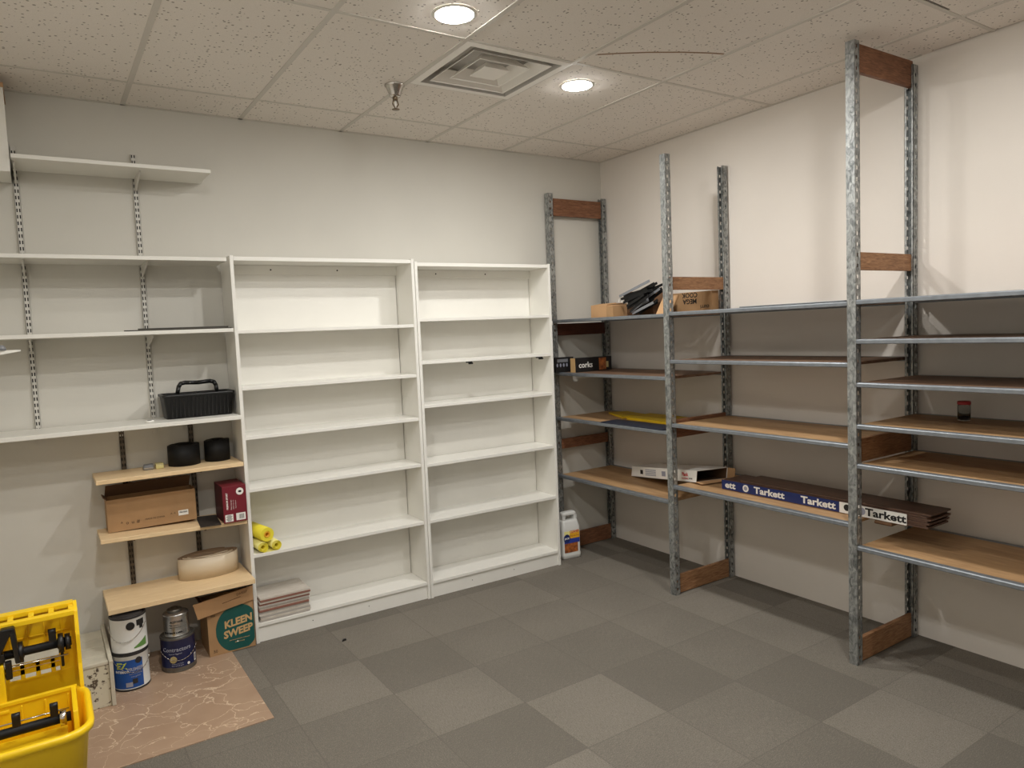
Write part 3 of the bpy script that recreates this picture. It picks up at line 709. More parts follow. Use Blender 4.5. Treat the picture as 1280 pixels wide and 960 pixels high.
for k in range(4): arc_patch(bm, cx, cy, rr + .0005, a1 + 1.05 + k * .045, a1 + 1.07 + k * .045, F0 + .036, F0 + .066, 1, 1)
obj('sticker', bm, ['paper_white', 'print_black'], t, label='white sticker with bars')
bm = BM(); arc_patch(bm, cx, cy, rr, a1 - 1.4, a1 + 1.5, F0 + .010, F0 + .026, 26, 0, th=.0004); obj('bottom_band', bm, 'can_rim', t, label='grey bottom band')
bail(t, cx, cy, F0 + .12, .0865, a1 + .05, .055)
z2 = F0 + .1825; cx, cy = -3.340, -.298
t = thing('solvent_can', 'small silver solvent can standing on the navy paint can', 'solvent can', (cx, cy, z2))
r = .064
bm = BM(); lathe(bm, [(0, 0), (r, 0), (r + .0015, .003), (r, .006), (r * .98, .008), (r * .98, .105), (r, .108), (r, .113), (r * .95, .117), (r * .72, .122), (r * .66, .124), (0, .124)], cx, cy, z2, 40); obj('body', bm, 'can_silver', t)
bm = BM(); lathe(bm, [(0, 0), (.036, 0), (.037, .002), (.037, .010), (.030, .013), (.018, .014), (.016, .020), (0, .020)], cx - .004, cy, z2 + .1245, 28); obj('cap', bm, 'can_rim', t)
bm = BM(); rr = r * .98 + .0005
for k in range(4): text(bm, ('ACETONE', 'danger: flammable', 'keep away from heat', 'READ BACK LABEL')[k], (.014, .007, .007, .012)[k], None, 0, bend=bent(cx, cy, rr, a1 - .1 + (.1, -.1, 0, -.25)[k], z2 + (.080, .064, .052, .022)[k]), bold=(.0005, 0, 0, .0008)[k])
obj('printing', bm, 'print_black', t, label='black printing')

# sweeping compound box
x0, x1, y0, y1, z1 = -3.186, -2.940, -.300, -.06, .272
t = thing('cleaner_box', 'brown box with green round print and torn flap on the floor', 'box', (-3.06, -.18, F0))
bm = BM(); open_box(bm, x0, x1, y0, y1, F0, z1); obj('body', bm, 'kraft', t)
bm = BM(); hexa(bm, [(x0 - .050, y0 - .022, z1 - .036), (x1 + .002, y0 - .006, z1 + .002), (x1 + .0, y0 - .018, z1 + .086), (x0 - .072, y0 - .04, z1 + .058)],
                [(x0 - .050, y0 - .018, z1 - .036), (x1 + .002, y0 - .001, z1 + .002), (x1 + .0, y0 - .013, z1 + .086), (x0 - .072, y0 - .036, z1 + .058)]); 
Mf = face_M((x1 - .06, y0 - .0175, z1 + .052), (1, .07, .14), (0, -.1, 1)); text(bm, 'SWEEP', .020, Mf @ Tr((0, .006, .001)), 1); plate(bm, Mf, .10, .003, 1, cx=-.06, cy=-.012)
obj('front_flap', bm, ['kraft_light', 'kraft_dark'], t)
bm = BM(); flap(bm, (x0 + .002, y1 - .006, z1), (x0 + .002, y0 + .006, z1), (-.035, 0, .05)); obj('side_flap', bm, 'kraft_dark', t)
bm = BM(); Mx = FR((x0 + .155, y0 - .0002, F0 + .128))
seg = 40; hw, hh = .099, .120
P = []
for i in range(seg):
    a = 2 * PI * i / seg; P.append((max(-.115, min(.089, .116 * math.cos(a))), max(-hh, min(.134, .134 * math.sin(a)))))
vs_ = [bm.verts.new(Mx @ V((x, y, .0004))) for x, y in P]; bm.faces.new(vs_)
obj('green_panel', bm, 'green_print', t, label='teal green round print')
bm = BM()
Msh = Mx @ Matrix(((1, 0, 0, 0), (.12, 1, 0, 0), (0, 0, 1, 0), (0, 0, 0, 1)))
text(bm, 'KLEEN', .056, Msh @ Tr((.006, .036, .001)), 0, bold=.0022, sx=.92); obj('lettering', bm, 'tan_print', t, label='tan lettering')
bm = BM(); text(bm, 'SWEEP', .056, Msh @ Tr((.002, -.020, .001)), 0, bold=.0022, sx=.92)
text(bm, 'wax based sweeping compound', .0085, Mx @ Tr((.006, -.062, .001)), 0); text(bm, 'NET WT 50 LB', .008, Mx @ Tr((.006, -.078, .001)), 0)
obj('lettering', bm, 'tan_print', t, label='tan lettering')
bm = BM(); text(bm, '50', .022, FR((x0 + .032, y0 - .0003, F0 + .024)), 0); obj('printing', bm, 'print_dark', t, label='dark printed marks')
bm = BM(); text(bm, '##', .02, FR((x0 + .03, y0 - .0003, F0 + .226)), 0); obj('printing', bm, 'print_dark', t, label='dark printed marks')
bm = BM(); disc(bm, FR((x0 + .150, y0 - .0012, F0 + .052)), .004, mi=0, seg=10); obj('spot', bm, 'paper_white', t, label='white spot')

# dirty white crate
x0, x1, y0, y1, z1 = -4.10, -3.664, -.553, -.012, .215
t = thing('wooden_crate', 'dirt-splattered white crate between yellow bucket and paint cans', 'crate', (-3.88, -.28, F0))
bm = BM(); box(bm, x0, x1 - .014, y0 + .012, y1, F0, z1 - .022); obj('body', bm, 'crate_white', t)
bm = BM(); box(bm, x0, x1 - .0145, y0, y0 + .0115, F0, z1 - .004); obj('front_board', bm, 'crate_dirty', t, bevel=.002, label='front board splattered with dark dirt')
bm = BM(); box(bm, x1 - .0135, x1 + .004, y0 - .012, y1, F0, z1 + .012); obj('side_board', bm, 'crate_white', t, bevel=.002)
for k in range(4):
    bm = BM(); y = y0 + .02 + k * .125; box(bm, x0, x1 - .015, y, y + .118, z1 - .0215, z1 - .006); obj('lid_slat', bm, 'crate_white', t, bevel=.003)
bm = BM(); box(bm, x0, x1 - .016, y0 - .004, y0 + .018, z1 - .0035, z1 + .012); obj('top_rail', bm, 'crate_white', t, bevel=.002)

# ------------------------------------------------------------------ yellow mop bucket
t = thing('mop_bucket', 'yellow plastic mop bucket with black roller wringers by the crate', 'mop bucket', (-4.05, -1.5, F0))
cx, cy, hx, hy = -4.06, -1.49, .275, .205; Z = .452
bm = BM()
loft(bm, [rrect(cx, cy, hx - .05, hy - .05, .07, .07), rrect(cx, cy, hx - .012, hy - .012, .085, Z - .035), rrect(cx, cy, hx - .008, hy - .008, .088, Z - .03),
          rrect(cx, cy, hx + .004, hy + .004, .092, Z - .024), rrect(cx, cy, hx + .006, hy + .006, .094, Z - .008), rrect(cx, cy, hx, hy, .09, Z), rrect(cx, cy, hx - .012, hy - .012, .08, Z),
          rrect(cx, cy, hx - .018, hy - .018, .075, Z - .012), rrect(cx, cy, hx - .058, hy - .058, .06, .08)])
obj('tub', bm, 'yellow_plastic', t)
for sx in (-1, 1):
    for sy in (-1, 1):
        bm = BM(); x, y = cx + sx * (hx - .075), cy + sy * (hy - .075)
        cyl(bm, (x - .012, y, .036), (x + .012, y, .036), .031, .031, 20); cyl(bm, (x, y, .05), (x, y, .0695), .012, .012, 12); obj('caster', bm, 'black_plastic', t)
# rear partition with ribs
bm = BM(); yb = cy + hy - .055
box(bm, cx - .24, cx + .236, yb, yb + .006, .20, Z + .004)
for k in range(7): box(bm, cx - .225 + k * .072, cx - .219 + k * .072, yb - .008, yb - .0003, .22, Z - .004)
box(bm, cx - .245, cx + .240, yb - .006, yb + .010, Z + .0045, Z + .018)
obj('partition', bm, 'yellow_plastic', t, bevel=.0015)
for sx, nm in ((1, 'cheek'), (-1, 'cheek')):
    bm = BM(); x = cx + sx * .228
    hexa(bm, [(x - .008, cy - .10, .26), (x + .008, cy - .10, .26), (x + .008, yb - .009, .26), (x - .008, yb - .009, .26)], [(x - .008, cy - .06, Z + .012), (x + .008, cy - .06, Z + .012), (x + .008, yb - .009, Z + .02), (x - .008, yb - .009, Z + .02)]); obj(nm, bm, 'yellow_plastic', t, bevel=.003)
bm = BM(); box(bm, cx - .07, cx - .048, cy - .15, yb - .009, .28, Z - .012); obj('mid_web', bm, 'yellow_plastic', t, bevel=.003)
def roller(y, z, xa, xb, r, knobs, ring_x):
    bm = BM(); cyl(bm, (xa, y, z), (xb, y, z), r, r, 20)
    o = obj('wringer_roller', bm, 'black_rubber', t)
    for x in knobs:
        bm = BM(); box(bm, x - .012, x + .012, y - .008, y + .014, z + r * .7, z + r + .032); cyl(bm, (x - .0125, y + .003, z + r + .034), (x + .0125, y + .003, z + r + .034), .011, .011, 14); obj('pivot', bm, 'black_plastic', o)
    for x in ring_x:
        bm = BM(); cyl(bm, (x - .010, y, z), (x + .010, y, z), r + .010, r + .010, 24); obj('collar', bm, 'chrome', o, label='shiny metal collar')
roller(cy - .012, Z - .022, cx - .215, cx + .214, .0165, (cx + .055, cx + .165), (cx + .190,))
bm = BM(); tube(bm, [(cx - .03, cy + .03, Z - .01), (cx + .21, cy + .03, Z - .01)], .003); obj('tie_rod', bm, 'chrome', t)
bm = BM(); box(bm, cx - .04, cx + .20, cy - .05, cy + .05, .36, .372); obj('catch_tray', bm, 'yellow_plastic', t)
# upright wringer housing behind the mouth
wx0, wx1, wy0, wy1, wz0, wz1 = -4.27, -3.808, -1.325, -1.185, .440, .752
bm = BM()
box(bm, wx0, wx1, wy1 - .008, wy1, wz0 + .155, wz1 - .02)                                   # rear wall, upper part
for a, c in ((wx0, wx0 + .03), (wx1 - .06, wx1)): box(bm, a, c, wy1 - .008, wy1, wz0 + .045, wz0 + .155)
for zz in (wz0 + .062, wz0 + .085): box(bm, wx0 + .03, wx1 - .06, wy1 - .008, wy1, zz, zz + .020)
for k in range(8): box(bm, wx0 + .03 + k * .049, wx0 + .045 + k * .049, wy1 - .008, wy1, wz0 + .045, wz0 + .105)
box(bm, wx0, wx1, wy1 - .008, wy1, wz0 - .10, wz0 + .045)
for k in range(8): box(bm, wx0 + .03 + k * .055, wx0 + .034 + k * .055, wy1 - .016, wy1 - .0085, wz0 + .16, wz1 - .03)
for zz in (wz0 + .165, wz0 + .20): box(bm, wx0 + .02, wx1 - .02, wy1 - .013, wy1 - .0085, zz, zz + .005)
obj('rear_plate', bm, 'yellow_plastic', t, bevel=.001)
bm = BM()                                                                                   # slotted top
box(bm, wx0, wx1, wy1 - .04, wy1, wz1 - .018, wz1); box(bm, wx0, wx1, wy0 + .02, wy0 + .05, wz1 - .026, wz1 - .008)
for k in range(8): box(bm, wx0 + k * .0635, wx0 + .018 + k * .0635, wy0 + .0505, wy1 - .0405, wz1 - .022, wz1 - .006)
hexa(bm, [(wx0, wy0 + .012, wz1 - .07), (wx1, wy0 + .012, wz1 - .07), (wx1, wy0 + .0195, wz1 - .07), (wx0, wy0 + .0195, wz1 - .07)], [(wx0, wy0 + .02, wz1 - .008), (wx1, wy0 + .02, wz1 - .008), (wx1, wy0 + .0275, wz1 - .008), (wx0, wy0 + .0275, wz1 - .008)]) if False else None
obj('slotted_top', bm, 'yellow_plastic', t, bevel=.002)
for xa in (wx1 - .002, wx0 - .012):
    bm = BM()
    pr = [(wy1, wz0 - .0), (wy1, wz1 - .015), (wy1 - .03, wz1 + .004), (wy0 + .03, wz1 - .012), (wy0 + .006, wz1 - .10), (wy0 + .010, wz0 + .10), (wy0 - .006, wz0 + .02), (wy0 - .006, wz0)]
    A = [bm.verts.new((xa, y, z)) for y, z in pr]; B = [bm.verts.new((xa + .014, y, z)) for y, z in pr]
    bm.faces.new(A); bm.faces.new(B[::-1])
    for i in range(len(pr)): bm.faces.new((A[i], B[i], B[(i + 1) % len(pr)], A[(i + 1) % len(pr)]))
    obj('side_cheek', bm, 'yellow_plastic', t, bevel=.003)
bm = BM(); box(bm, -4.062, -4.036, wy0 - .004, wy0 + .03, wz0 + .004, wz0 + .165); box(bm, -4.062, -4.030, wy0 - .02, wy0 + .03, wz0 - .01, wz0 + .004); obj('front_post', bm, 'yellow_plastic', t, bevel=.003)
roller(wy0 + .045, .622, wx0 + .02, wx1 - .02, .016, (wx1 - .075,), ())
for x, rr in ((wx1 - .050, .036), (wx1 - .028, .030), (-3.985, .038)):
    bm = BM(); cyl(bm, (x - .009, wy0 + .045, .622), (x + .009, wy0 + .045, .622), rr, rr, 26); cyl(bm, (x - .012, wy0 + .045, .622), (x + .012, wy0 + .045, .622), rr * .55, rr * .55, 16); obj('gear', bm, 'black_plastic', t)
bm = BM(); hexa(bm, [(wx1 - .054, wy0 + .028, .535), (wx1 - .044, wy0 + .028, .535), (wx1 - .044, wy0 + .055, .535), (wx1 - .054, wy0 + .055, .535)], [(wx1 - .054, wy0 + .02, .62), (wx1 - .044, wy0 + .02, .62), (wx1 - .044, wy0 + .075, .62), (wx1 - .054, wy0 + .075, .62)]); obj('pawl', bm, 'black_plastic', t, bevel=.003)
bm = BM(); tube(bm, [(-4.20, wy0 + .012, .585), (wx1 - .03, wy0 + .012, .585)], .003); obj('tie_rod', bm, 'chrome', t)
bm = BM()
hexa(bm, [(-4.10, wy0 - .01, .615), (-4.055, wy0 - .01, .615), (-4.055, wy0 + .03, .615), (-4.10, wy0 + .03, .615)], [(-4.035, wy0 - .01, .735), (-3.995, wy0 - .01, .735), (-3.995, wy0 + .03, .735), (-4.035, wy0 + .03, .735)])
hexa(bm, [(-4.0, wy0 - .01, .60), (-3.985, wy0 - .01, .60), (-3.985, wy0 + .03, .60), (-4.0, wy0 + .03, .60)], [(-4.012, wy0 - .01, .733), (-3.994, wy0 - .01, .733), (-3.994, wy0 + .03, .733), (-4.012, wy0 + .03, .733)])
box(bm, -4.25, -4.03, wy0 - .005, wy0 + .02, .612, .645); box(bm, -4.032, -4.012, wy0 - .002, wy0 + .02, .545, .612)
obj('lever', bm, 'black_plastic', t, bevel=.004)

# ------------------------------------------------------------------ in the left white bookcase
z0 = .5175
t = thing('paper_roll', 'bright yellow tube lying on top of the cream roll in the bookcase', 'roll', (-2.85, -.15, z0 + .05))
p0, p1 = V((-2.828, -.266, z0 + .1005)), V((-2.866, -.062, z0 + .1005))
d = (p1 - p0).normalized()
def hollow(bm, p0, p1, ro, ri, m0=0, m1=1, seg=26):
    p0, p1 = V(p0), V(p1); d = (p1 - p0).normalized(); a = d.orthogonal().normalized(); c = d.cross(a)
    R = [[bm.verts.new(p + (a * math.cos(2 * PI * i / seg) + c * math.sin(2 * PI * i / seg)) * r) for i in range(seg)] for p, r in ((p0, ri), (p0, ro), (p1, ro), (p1, ri))]
    for k in range(4):
        A, B = R[k], R[(k + 1) % 4]
        for i in range(seg):
            f = bm.faces.new((A[i], A[(i + 1) % seg], B[(i + 1) % seg], B[i])); f.smooth = k in (1, 3); f.material_index = m1 if k in (0, 3) else m0
bm = BM(); hollow(bm, p0, p1, .040, .020); obj('sleeve', bm, ['yellow_paper', 'yellow_paper'], t)
bm = BM(); hollow(bm, p0 - d * .002, p1, .0175, .012); obj('core', bm, ['orange_print', 'orange_print'], t)
t = thing('paper_roll', 'cream double roll of sheet under the bright yellow tube', 'roll', (-2.84, -.15, z0))
for x, rr in ((-2.858, .0315), (-2.782, .0305)):
    bm = BM(); q0 = V((x, -.274, z0 + rr + .0008)); q1 = V((x - .018, -.05, z0 + rr + .0008)); dd = (q1 - q0).normalized(); pr = None
    for i in range(60):
        a = 2 * PI * i / 20 - PI / 2; rad = rr - .0062 * i / 20; off = V((math.cos(a) * rad, 0, math.sin(a) * rad))
        cur = [bm.verts.new(q0 + off), bm.verts.new(q1 + off), bm.verts.new(q1 + off * (1 - .003 / rad)), bm.verts.new(q0 + off * (1 - .003 / rad))]
        if pr:
            for j in range(4):
                f = bm.faces.new((pr[j], cur[j], cur[(j + 1) % 4], pr[(j + 1) % 4])); f.smooth = j in (0, 2); f.material_index = 0 if j == 0 else 1
        pr = cur
    obj('scroll', bm, ['cream_paper', 'yellow_paper'], t)
bm = BM(); hexa(bm, [(-2.852, -.272, z0 + .0002), (-2.782, -.272, z0 + .0002), (-2.80, -.052, z0 + .0002), (-2.87, -.052, z0 + .0002)], [(-2.852, -.272, z0 + .0008), (-2.782, -.272, z0 + .0008), (-2.80, -.052, z0 + .0008), (-2.87, -.052, z0 + .0008)]); obj('sheet', bm, 'cream_paper', t)

z = .1125; kinds = ['tile_gray', 'tile_white', 'tile_gray', 'tile_white', 'tile_gray', 'tile_brown', 'tile_white', 'tile_gray', 'tile_brown', 'tile_white', 'tile_brown', 'tile_white']
wordn = {'tile_gray': 'grey', 'tile_white': 'pale', 'tile_brown': 'brown'}
place = ['bottom', 'second from the bottom', 'third from the bottom', 'fourth from the bottom', 'fifth from the bottom', 'sixth from the bottom', 'sixth from the top', 'fifth from the top', 'fourth from the top', 'third from the top', 'second from the top', 'topmost']
for k, m_ in enumerate(kinds):
    dx, dy, h = random.uniform(-.006, .006), random.uniform(-.004, .004), .0112
    bm = BM(); x0, x1 = -2.897 + dx, -2.607 + dx
    hexa(bm, [(x0, -.258 + dy - .004, z), (x1, -.264 + dy, z), (x1, -.045, z), (x0, -.045, z)], [(x0, -.258 + dy - .004, z + h), (x1, -.264 + dy, z + h), (x1, -.045, z + h), (x0, -.045, z + h)])
    o = obj('floor_tile', bm, m_, base=(-2.75, -.15, z), bevel=.0008); tag(o, '%s edged floor tile, %s of the stack in the white bookcase' % (wordn[m_], place[k]), 'floor tile', 'stacked floor tiles in the bookcase'); z += h + .0004
bm = BM(); hexa(bm, [(-2.53, -.565, 0.0005), (-2.50, -.56, 0.0005), (-2.495, -.545, .0005), (-2.52, -.54, .0005)], [(-2.522, -.56, .010), (-2.503, -.557, .012), (-2.50, -.548, .008), (-2.517, -.545, .010)])
o = obj('plastic_scrap', bm, 'black_plastic', base=(-2.51, -.55, 0)); tag(o, 'tiny black scrap lying on the carpet before the white bookcase', 'scrap')

# ------------------------------------------------------------------ on the steel rack
zt = 1.7953
def carton_kraft(x0, x1, y0, y1, z0, z1, m_, label):
    t = thing('cardboard_box', label, 'box', ((x0 + x1) / 2, (y0 + y1) / 2, z0))
    bm = BM(); open_box(bm, x0, x1, y0, y1, z0, z1); obj('body', bm, m_, t)
    return t
t = carton_kraft(-.535, -.30, -.640, -.470, zt, zt + .085, 'kraft_light', 'low light brown box at the left end of the top rack shelf')
bm = BM(); flap(bm, (-.535, -.64, zt + .086), (-.535, -.47, zt + .086), (.09, 0, .012)); obj('top_flap', bm, 'kraft_light', t)
bm = BM(); flap(bm, (-.30, -.47, zt + .086), (-.30, -.64, zt + .086), (-.10, 0, .010)); obj('top_flap', bm, 'kraft_light', t)
t = carton_kraft(-.545, -.44, -.715, -.648, zt, zt + .072, 'kraft', 'small brown box between the low box and the black strips')
bm = BM(); flap(bm, (-.545, -.715, zt + .073), (-.545, -.648, zt + .073), (.06, 0, .006)); obj('top_flap', bm, 'kraft_light', t)
# box of black strips
t = thing('cardboard_box', 'dark brown open box behind the black plastic strips on the rack', 'box', (-.40, -.93, zt))
bx0, bx1, by0, by1, bz = -.40, -.27, -.955, -.70, zt + .085
bm = BM(); open_box(bm, bx0, bx1, by0, by1, zt, bz); obj('body', bm, 'kraft_dark', t)
bm = BM(); flap(bm, (bx1, by1, bz), (bx1, by0, bz), (.03, 0, .09)); obj('rear_flap', bm, 'kraft_dark', t)
bm = BM(); flap(bm, (bx0 + .02, by1, bz), (bx1, by1, bz), (0.0, .035, .085)); obj('side_flap', bm, 'kraft_dark', t)
rs = random.Random(5)
for k in range(36):
    bm = BM(); xa = -.516 + .0031 * k; q = (k * 7 % 9) / 8.0
    ya = -.735 - .10 * q - rs.uniform(0, .03); za = zt + .012 + .115 * (1 - q) + rs.uniform(0, .01)
    L = rs.uniform(.20, .33) * (1 - .25 * q); sl = rs.uniform(.28, .55)
    if za > zt + .09: sl = rs.uniform(.1, .35)
    L = min(L, 1.205 + ya)
    a = V((xa, ya, za)); d = V((0, -1, sl)).normalized(); e = a + d * L
    n = V((1, 0, 0)) * .0014; u_ = V((0, .35, 1)).normalized() * .0085
    hexa(bm, [a - n - u_, a + n - u_, a + n + u_, a - n + u_], [e - n - u_, e + n - u_, e + n + u_, e - n + u_])
    o = obj('plastic_strip', bm, 'black_strip' if k % 5 else 'grey_plastic', base=tuple(a))
    if k % 5: tag(o, 'black plastic strip in the jumbled bundle in front of the dark brown box', 'plastic strip', 'black strips in the open box')
    else: tag(o, 'grey shiny strip among the jumbled black strips before the dark brown box', 'plastic strip', 'grey strips in the open box')
for k in range(5):
    bm = BM(); y = -.745 - .016 * k; pts = []
    for i in range(9):
        a = PI * i / 8; pts.append((-.50 + .012 * k, y + .018 * math.cos(a), zt + .072 + .006 * (4 - k) + .026 * math.sin(a)))
    tube(bm, pts, .0042, 7); o = obj('foam_cord', bm, 'paper_white', base=(-.5, y, zt + .08)); tag(o, 'white looped cord end beside the black strips in the rack', 'cord', 'white loops by the black strips')
# MEGA box, upside down
t = thing('cardboard_box', 'brown box with upside-down black lettering behind the rack post', 'box', (-.26, -1.27, 1.802))
x0, x1, y0, y1, z0, z1 = -.125, -.062, -1.218, -.815, 1.8022, 1.937
bm = BM(); box(bm, x0, x1, y0, y1, z0, z1); obj('body', bm, 'kraft', t, bevel=.001)
bm = BM(); Mx = LF((x0 - .0002, -1.060, 1.870)) @ Rz(PI)
text(bm, 'MEGA', .046, Mx @ Tr((.035, -.006, 0)), 0, bold=.0012); text(bm, 'COOK', .046, Mx @ Tr((.035, -.048, 0)), 0, bold=.001); text(bm, 'curri', .040, Mx @ Tr((-.095, .036, 0)), 0, bold=.0006)
obj('printing', bm, 'print_black', t, label='black upside-down lettering')
bm = BM(); hexa(bm, [(-.505, -1.085, zt), (-.505, -1.205, zt), (-.502, -1.205, zt), (-.502, -1.085, zt)], [(-.420, -1.07, zt + .115), (-.420, -1.215, zt + .115), (-.417, -1.215, zt + .115), (-.417, -1.07, zt + .115)])
for k, y in enumerate((-1.10, -1.14, -1.18)): hexa(bm, [(-.4375, y, zt + .091), (-.4375, y - .022, zt + .091), (-.437, y - .022, zt + .091), (-.437, y, zt + .091)], [(-.431, y, zt + .100), (-.431, y - .022, zt + .100), (-.430, y - .022, zt + .100), (-.430, y, zt + .100)], 1)
o = obj('sample_card', bm, ['kraft_light', 'print_dark'], base=(-.48, -1.15, zt)); tag(o, 'pale card leaning against the box behind the front rack post', 'card')
bm = BM(); box(bm, -.574, -.50, -2.425, -1.80, 1.8022, 1.8082); o = obj('metal_strip', bm, 'beam_steel', base=(-.54, -2.1, 1.8022), bevel=.001); tag(o, 'flat grey metal strip lying along the top rack shelf edge', 'metal strip')

# cork boxes
zb = 1.3975
t = thing('product_box', 'long black box with white lowercase lettering on the rack', 'box', (-.35, -.2, zb))
x0, x1, y0, y1, z1 = -.530, -.175, -.262, -.205, zb + .105
bm = BM(); box(bm, x0 + .0008, x1, y0, y1, zb, z1); obj('body', bm, 'print_black', t, bevel=.0008)
bm = BM(); box(bm, x0 - .0005, x0 + .0005, y0, y1, zb, z1); obj('end_panel', bm, 'tan_print', t, label='tan end panel')
bm = BM(); Mx = FR((-.42, y0 - .0003, zb + .050)); text(bm, 'corks', .060, Mx @ Tr((-.01, 0, 0)), 0, bold=.0008); obj('lettering', bm, 'paper_white', t, label='white lettering')
bm = BM(); plate(bm, FR((-.265, y0 - .0003, zb + .052)), .07, .09, 0); plate(bm, FR((-.218, y0 - .0004, zb + .045)), .022, .045, 1); obj('picture', bm, ['brown_print', 'gold'], t, label='brown picture panel')
t = thing('product_box', 'black box with pale picture tucked behind the white bookcase edge', 'box', (-.52, -.1, zb))
bm = BM(); box(bm, -.612, -.44, -.128, -.072, zb, zb + .112); obj('body', bm, 'print_black', t, bevel=.0008)
bm = BM(); Mx = FR((-.54, -.1283, zb + .05)); plate(bm, Mx, .10, .024, 1, cx=-.005, cy=.038)
for k in range(4): disc(bm, Mx @ Tr((-.055 + k * .03, .004, 0)), .008, .014, mi=0, seg=14)
obj('picture', bm, ['grey_print', 'grey_plastic'], t, label='pale picture')
# yellow and navy sheets
zy = 1.0535
bm = BM(); hexa(bm, [(-.345, -.60, zy), (-.365, -1.17, zy), (-.08, -1.17, zy), (-.07, -.56, zy)], [(-.345, -.60, zy + .018), (-.365, -1.17, zy + .018), (-.08, -1.17, zy + .018), (-.07, -.56, zy + .018)])
o = obj('yellow_folder', bm, 'yellow_card', base=(-.2, -.9, zy), bevel=.002); tag(o, 'larger flat yellow folder on the rack shelf beside the post', 'folder')
bm = BM(); hexa(bm, [(-.20, -.24, zy), (-.335, -.545, zy), (-.11, -.55, zy), (-.06, -.30, zy)], [(-.20, -.24, zy + .014), (-.335, -.545, zy + .014), (-.11, -.55, zy + .014), (-.06, -.30, zy + .014)])
o = obj('yellow_folder', bm, 'yellow_card', base=(-.2, -.4, zy), bevel=.002); tag(o, 'smaller yellow folder farther in, nearest the corner of the rack', 'folder')
bm = BM(); hexa(bm, [(-.572, -.58, zy + .0006), (-.572, -1.18, zy + .0006), (-.385, -1.18, zy + .0006), (-.40, -.56, zy + .0006)], [(-.572, -.58, zy + .006), (-.572, -1.18, zy + .006), (-.385, -1.18, zy + .006), (-.40, -.56, zy + .006)])
o = obj('dark_sheet', bm, 'navy_card', base=(-.47, -.87, zy), bevel=.001); tag(o, 'dark navy sheet in front of the yellow folders on the rack', 'sheet')

# white carton lying tilted between two shelves
t = thing('white_carton', 'long white printed carton with an open end lying across the rack', 'carton', (-.3, -.9, .62))
A = V((-.235, -.515, .6125)); B_ = V((-.455, -1.345, .727)); Wv = V((.225, -.055, 0)); Uv = V((0, -.012, .096))
def ppd(bm, o, e1, e2, e3, mi=0):
    o, e1, e2, e3 = V(o), V(e1), V(e2), V(e3); hexa(bm, [o, o + e1, o + e1 + e2, o + e2], [o + e3, o + e1 + e3, o + e1 + e2 + e3, o + e2 + e3], mi)
Lv = B_ - A; th = .003; wn_, un_ = Wv.normalized() * th, Uv.normalized() * th; Uv = Uv * .78
bm = BM()
ppd(bm, A, Lv, Wv, un_); ppd(bm, A + Uv - un_, Lv, Wv, un_); ppd(bm, A + un_, Lv, wn_, Uv - 2 * un_); ppd(bm, A + Wv - wn_ + un_, Lv, wn_, Uv - 2 * un_); ppd(bm, A + un_ + wn_, Lv.normalized() * th, Wv - 2 * wn_, Uv - 2 * un_)
obj('body', bm, 'paper_white', t)
bm = BM(); i0 = A + un_ * 1.1 + wn_ * 1.1 + Lv * .02; Li = Lv * .975; Wi = Wv - wn_ * 2.3; Ui = Uv - un_ * 2.3
ppd(bm, i0, Li, Wi, un_ * .3); ppd(bm, i0 + Ui - un_ * .3, Li, Wi, un_ * .3); ppd(bm, i0 + un_ * .31, Li, wn_ * .3, Ui - un_ * .62); ppd(bm, i0 + Wi - wn_ * .3 + un_ * .31, Li, wn_ * .3, Ui - un_ * .62)
obj('lining', bm, 'kraft_dark', t, label='brown cardboard lining')
bm = BM(); ppd(bm, A + Lv + Lv.normalized() * .0006, Lv.normalized() * .001, Wv, V((0, 0, 0)) + un_ * .4); hexa(bm, [B_, B_ + Wv, B_ + Wv + V((-.012, -.045, -.004)), B_ + V((-.004, -.05, -.006))], [B_ + un_, B_ + Wv + un_, B_ + Wv + V((-.012, -.045, -.001)), B_ + V((-.004, -.05, -.003))]); obj('end_flap', bm, 'kraft_light', t, label='brown cardboard end flap')
bm = BM(); ppd(bm, B_ + Wv + un_, V((.004, -.055, 0)), wn_, Uv - 2 * un_); obj('side_flap', bm, 'kraft', t, label='brown cardboard side flap')
bm = BM(); Mc_ = face_M(A + Lv * .5 + Uv * .5 - V((1, -.25, 0)).normalized() * .0006, Lv, Uv)
text(bm, 'Plank', .034, Mc_ @ Tr((.30, .008, 0)), 0, bold=.0006); text(bm, 'FLOORING', .016, Mc_ @ Tr((.30, -.018, 0)), 0)
obj('printing', bm, 'red_print', t, label='red lettering')
bm = BM()
for k in range(4): plate(bm, Mc_, .15, .006, 0, cx=-.15, cy=.018 - k * .012)
obj('printing', bm, 'grey_print', t, label='grey printed lines')
bm = BM(); plate(bm, Mc_, .04, .03, 0, cx=-.28, cy=.0); obj('printing', bm, 'print_black', t, label='black printed patch')
bm = BM(); plate(bm, Mc_, .05, .034, 0, cx=.03, cy=0); obj('printing', bm, 'grey_print', t, label='grey printed patch')
bm = BM()
for k in range(3): disc(bm, Mc_ @ Tr((.352 + k * .014, -.016, 0)), .005, mi=0, seg=12)
obj('printing', bm, 'print_black', t, label='small black marks')

